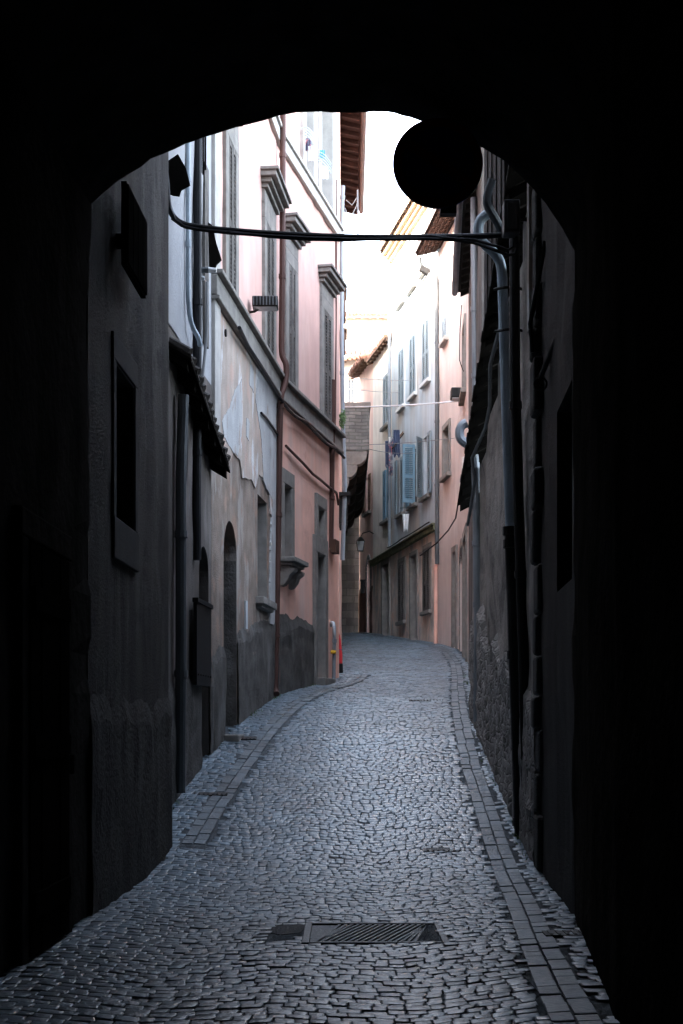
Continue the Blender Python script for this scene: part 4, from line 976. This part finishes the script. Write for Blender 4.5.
pipe('downpipe',[P(514.5,236,13.5),P(515,380,13.5),P(518.5,500,13.5),P(523,640,13.5),P(527,800,13.5)],.05,iron,'dark iron pipe close behind the tall blue grey downpipe',collars=(.3,.6))
pipe('downpipe',[P(466.5,423,18.9),P(462,425,18.9),P(459.2,431,18.9),P(459.8,438,18.9),P(463.5,442,18.9),P(469,445,18.9),P(473.5,451,18.95),P(475.5,464,19.0),P(477,500,19.0),P(478.5,620,19.0),P(478,722,19.0)],.062,zinc,'grey downpipe with a swan neck bend at the far end of the dark eave',collars=(.42,.62,.85))
t=thing('junction_box','grey junction box fixed high beside the bent elbow pipes','junction box',P(511,234,13.2))
a=P(503.5,234,13.2); b_=P(519.5,201,13.2)
m=MB(); m.box(a.x,b_.x,13.15,13.33,a.z,b_.z); m.build('case',M('dull metal',(.05,.05,.055),rough=.5,metallic=.3,streak=.2),t,bevel=.01)
m=MB(); m.box(a.x+.025,b_.x-.025,13.135,13.149,a.z+.03,b_.z-.03); m.build('lid',M('dull metal lid',(.07,.07,.075),rough=.5,metallic=.3),t,bevel=.008)
m=MB(); m.tube([Vector((b_.x-.02,13.25,(a.z+b_.z)/2)),Vector((xr(13.25)+.05,13.25,(a.z+b_.z)/2))],.02,6); m.build('bracket',iron,t)
# quoined house beside the arch
F=Fac((1.61,9.804),(1.75,12.6),'R'); r=[F.u(572),F.u(557),F.z(565,585),F.z(565,395)]
hs=thing('quoined_house','dark house with rough corner quoins, just outside the arch on the right','house',base(F))
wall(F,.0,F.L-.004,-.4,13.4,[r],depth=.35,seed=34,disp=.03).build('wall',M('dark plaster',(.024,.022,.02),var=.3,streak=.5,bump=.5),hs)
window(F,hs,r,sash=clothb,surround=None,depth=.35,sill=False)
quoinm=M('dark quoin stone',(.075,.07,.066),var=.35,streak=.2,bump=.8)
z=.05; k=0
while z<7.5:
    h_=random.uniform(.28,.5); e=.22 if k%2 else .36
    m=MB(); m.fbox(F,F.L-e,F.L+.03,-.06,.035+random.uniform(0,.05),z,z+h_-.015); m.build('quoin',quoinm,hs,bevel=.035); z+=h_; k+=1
roof(F,hs,0,F.L,13.35,.35,umat=wood_dk)
t=thing('awning_pole','slanting black pole ending in an iron ring, high on the dark house by the arch','pole',P(540,388,11.6))
m=MB(); m.tube([P(578,285,10.6),P(560,330,11.1),P(541,376,11.6)],.022,8); m.build('pole',iron,t)
m=MB(); q=P(540.5,384,11.6); m.tube([q+Vector((.05*math.cos(a_),0,.05*math.sin(a_))) for a_ in [2*PI*k/14 for k in range(15)]],.01,6); m.build('ring',iron,t)
wire('wall_cable',jit([P(545,240,12.0),P(537,290,12.2),P(531,330,12.3),P(528,352,12.3)],.02),.02,cable,'tangled black cable coming down beside the slanting pole')
leaves('cable_tangle',P(531,330,12.3),(.03,.03,.03),1,.02,'','') if False else None

# ------------------------------------------------------------------ round sign on the arch
t=thing('round_sign','round no parking sign hanging dark against the sky under the arch','road sign',P(438,163,9.55))
c=P(438,163,9.55); R=.303
def disc(r0,r1,y0,y1):
    m=MB(); n=64
    for k in range(n):
        a0,a1=2*PI*k/n,2*PI*(k+1)/n
        m.hexa([c+Vector((r_*math.cos(a_),y_,r_*math.sin(a_))) for y_ in (y0,y1) for r_,a_ in ((r0,a0),(r1,a0),(r1,a1),(r0,a1))])
    return m
m=MB(); n=64; m.prism([c+Vector((R*math.cos(2*PI*k/n),.0,R*math.sin(2*PI*k/n))) for k in range(n)],(0,.02,0)); m.build('plate',sign_blue,t)
disc(R*.80,R*.985,-.006,-.001).build('rim',sign_red,t)
m=MB(); d_=Vector((1,0,-.62)).normalized(); p_=Vector((.62,0,1)).normalized()*.032
a=c-d_*R*.8; b_=c+d_*R*.8
m.hexa([a-p_+Vector((0,-.006,0)),b_-p_+Vector((0,-.006,0)),b_-p_+Vector((0,-.001,0)),a-p_+Vector((0,-.001,0)),a+p_+Vector((0,-.006,0)),b_+p_+Vector((0,-.006,0)),b_+p_+Vector((0,-.001,0)),a+p_+Vector((0,-.001,0))]); m.build('slash',sign_red,t)
m=MB(); q=P(449,210,9.6); m.tube([Vector((q.x,9.62,q.z)),Vector((q.x,9.62,P(449,105,9.62).z))],.022,8); 0
m.box(q.x-.06,q.x+.05,9.575,9.65,q.z-.03,q.z+.03); m.build('bracket',iron,t)

# ------------------------------------------------------------------ overhead cables
m=MB()
A=P(171,217,13.6); Bp=P(508,241,13.3)
main=[P(163,150,13.5),P(167,185,13.5),P(168,205,13.5),P(173,217,13.5),P(183,224.5,13.5),P(200,227.5,13.5)]
mid=[(230,230.5),(270,233.5),(310,235.5),(350,237),(390,237.5),(430,237),(470,236.5),(503,235)]
m.tube(soften(main+[P(x,y,13.4) for x,y in mid]),.028,8)
m.tube([p+Vector((.02,-.03,-.035)) for p in main[2:]]+[P(x,y+2.6-(x-230)*.004,13.36) for x,y in mid[:6]]+[P(455,240,13.3),P(475,243,13.3),P(495,250,13.2),P(508,255,13.2),P(515,254,13.2),P(518,246,13.2),P(516,236,13.2)],.016,8)
m.tube([p+Vector((-.01,-.02,-.02)) for p in main[3:]]+[P(x,y+1.2+3*math.sin((x-230)*.02),13.38) for x,y in mid[:6]]+[P(450,238.5,13.3),P(475,240,13.3),P(497,246,13.2),P(508,250,13.2),P(513,247,13.2),P(514,238,13.2)],.014,8)
solo(m,'cable_bundle',cable,'thick bundle of black cables strung across the street below the arch','cables')
def ovw(a,b_,r,label,s=.05,mat=cable_g): wire('overhead_wire',sag(a,b_,s),r,mat,label,'wire','thin wires strung across the far street')
ovw(Vector((-.02,37,P(343,407,37).z)),Vector((xr(35.8)+.02,35.8,P(466,401,35.8).z)),.02,'thickest pale wire crossing the far street above the laundry',.04,zinc_w)
ovw(Vector((-.02,38,P(341,387,38).z)),Vector((xr(46)+.02,46,P(396,392,46).z)),.008,'fine wire crossing just above the thick pale wire')
ovw(Vector((-.02,39,P(341,346+30,39).z)),Vector((xr(44),44,P(410,380,44).z)),.007,'fine highest wire crossing the far street in front of the cream house')
ovw(Vector((-.02,40,P(343,445,40).z)),Vector((xr(38.4)+.02,38.4,P(452,438,38.4).z)),.009,'fine wire crossing the far street at the height of the laundry')
ovw(Vector((.80,42,P(368,449,42).z)),Vector((xr(43)+.02,43,P(418,452,43).z)),.009,'fine sagging wire from the stone bay to the open blue shutter',.08)

# ------------------------------------------------------------------ ironwork in the paving
def surf(x,y): return g(y)+crown(x,y)
t=thing('drain_grate','square ribbed iron drain cover set in the cobbles','drain cover',(.21,9.3,surf(.21,9.3)))
zz=surf(.21,9.3)+.003
m=MB(); x0,x1,y0,y1=GR
for a,b_,c_,d_ in ((x0,x0+.05,y0,y1),(x1-.05,x1,y0,y1),(x0+.05,x1-.05,y0,y0+.04),(x0+.05,x1-.05,y1-.04,y1)): m.box(a,b_,c_,d_,zz-.05,zz+.006)
m.build('frame',M('worn iron',(.035,.037,.039),rough=.5,metallic=.3,var=.3,streak=0,bump=.3,spec=.5),t,bevel=.006)
m=MB(); m.box(x0+.05,x1-.05,y0+.04,y1-.04,zz-.05,zz-.008)
for k in range(18):
    xx=x0+.11+(x1-x0-.22)*k/17
    m.hexa([Vector((xx-.012+s_*.10,yy_,zz+h_)) + Vector((w_,0,0)) for h_ in (-.0119,.004) for s_,yy_,w_ in ((-1,y0+.07,0),(-1,y0+.07,.022),(1,y1-.07,.022),(1,y1-.07,0))] if False else [(max(x0+.092,min(x1-.112,xx+s_*.12))+w_,yy_,zz+h_) for h_ in (-.0079,.003) for s_,yy_,w_ in ((-1,y0+.065,0),(-1,y0+.065,.02),(1,y1-.065,.02),(1,y1-.065,0))])
m.build('cover_plate',M('cover plate iron',(.06,.066,.072),rough=.5,metallic=.3,var=.35,streak=0,bump=.3),t)
m=MB(); i=0; px_=[(264,926),(270,920),(282,919),(300,920),(309,920),(304,928),(300,932),(280,934),(268,932)]
ring=[]
for x,y in px_:
    Y=F_PX*EYE/(y-HY); Y*= (EYE-surf(-.4,9.3))/EYE; ring.append(Vector(((x-CX)/F_PX*Y,Y,surf((x-CX)/F_PX*Y,Y)-.004)))
m.prism(ring,(0,0,-.03)); solo(m,'tar_patch',tar,'sunken black tar patch beside the ribbed drain cover','tar patch')
for (xc,yc,w_,l_,lb) in ((-1.42,18.6,.62,.16,'thin dark channel cover across the left kerb, farther up'),(-1.5,15.6,.5,.12,'thin dark channel cover across the left kerb, nearer the wide grey pipe'),(1.02,13.4,.5,.14,'narrow iron slot cover near the right kerb'),(1.45,9.0,.34,.2,'narrow dark slot cover in the right kerb near the arch'),(1.35,22.6,.55,.16,'thin dark channel cover far up beside the right wall')):
    t=thing('channel_cover',lb,'drain cover',(xc,yc,surf(xc,yc)),'narrow channel covers in the paving')
    z_=surf(xc,yc)+.002; sl=(g(yc+.1)-g(yc-.1))/.2
    m=MB(); h=lambda x,y,dz:(x,y,z_+(y-yc)*sl+dz)
    m.hexa([h(xc-w_/2,yc-l_/2,-.03),h(xc+w_/2,yc-l_/2,-.03),h(xc+w_/2,yc+l_/2,-.03),h(xc-w_/2,yc+l_/2,-.03),h(xc-w_/2,yc-l_/2,.0),h(xc+w_/2,yc-l_/2,.0),h(xc+w_/2,yc+l_/2,.0),h(xc-w_/2,yc+l_/2,.0)]); m.build('frame',iron,t)
    m=MB()
    for k in range(int(w_/.05)):
        x=xc-w_/2+.03+k*.05; m.hexa([h(x,yc-l_/2+.02,.0005),h(x+.02,yc-l_/2+.02,.0005),h(x+.02,yc+l_/2-.02,.0005),h(x,yc+l_/2-.02,.0005),h(x,yc-l_/2+.02,.006),h(x+.02,yc-l_/2+.02,.006),h(x+.02,yc+l_/2-.02,.006),h(x,yc+l_/2-.02,.006)])
    m.build('bars',iron,t)
# weeds and grit along the foot of the walls
m=MB()
for k in range(900):
    y=random.uniform(12.8,30); sd=random.random()<.55
    if noise.noise((y*.9,3 if sd else 8,0))<0.05: continue
    x=(xl(y)+abs(random.gauss(.03,.05))) if sd else (xr(y)-abs(random.gauss(.03,.05))); p=Vector((x,y,g(y)-.01))
    a=Vector((random.gauss(0,.5),random.gauss(0,.5),1)).normalized()*random.uniform(.02,.08); b_=a.orthogonal().normalized()*.008
    i=len(m.v); m.v+=[p-b_,p+b_,p+a]; m.f.append((i,i+1,i+2))
o=m.build('weeds',leafm,norm=False); o['kind']='stuff'

# ------------------------------------------------------------------ camera, sky and light
cam=bpy.data.cameras.new('camera'); co=bpy.data.objects.new('camera',cam); C.objects.link(co)
cam.sensor_fit='VERTICAL'; cam.sensor_height=36; cam.lens=F_PX*36/1024; cam.shift_y=(HY-512)/1024; cam.clip_end=2000; cam.clip_start=.05
co.location=(0,0,EYE); co.rotation_euler=(PI/2,0,0); bpy.context.scene.camera=co
sc=bpy.context.scene
w=bpy.data.worlds.new('World'); sc.world=w; w.use_nodes=True; nt=w.node_tree; bg=nt.nodes['Background']
SUN_EL,SUN_AZ=math.radians(26),math.radians(245)
sky=nt.nodes.new('ShaderNodeTexSky'); sky.sky_type='NISHITA'; sky.sun_disc=False; sky.sun_elevation=SUN_EL; sky.sun_rotation=SUN_AZ; sky.air_density=1.0; sky.dust_density=3.0; sky.ozone_density=1.0
hz=nt.nodes.new('ShaderNodeHueSaturation'); hz.inputs['Saturation'].default_value=.58; nt.links.new(sky.outputs[0],hz.inputs['Color']); nt.links.new(hz.outputs[0],bg.inputs[0]); bg.inputs[1].default_value=.15
sl=bpy.data.lights.new('sun','SUN'); sl.energy=.7; sl.angle=math.radians(6); sl.color=(1,.95,.88)
so=bpy.data.objects.new('sun',sl); C.objects.link(so)
# direction towards the sun: azimuth measured clockwise from +Y
sd=Vector((math.sin(SUN_AZ)*math.cos(SUN_EL),math.cos(SUN_AZ)*math.cos(SUN_EL),math.sin(SUN_EL)))
so.rotation_euler=sd.to_track_quat('Z','Y').to_euler(); so.location=(0,0,40)
vs=sc.view_settings; vs.view_transform='Standard'; vs.look='None'; vs.gamma=1; vs.use_curve_mapping=False; vs.exposure=4.65
sc.cycles.max_bounces=8; sc.cycles.diffuse_bounces=6; sc.cycles.use_denoising=True
try: sc.cycles.denoiser='OPENIMAGEDENOISE'
except Exception: pass
sc.cycles.sample_clamp_indirect=8
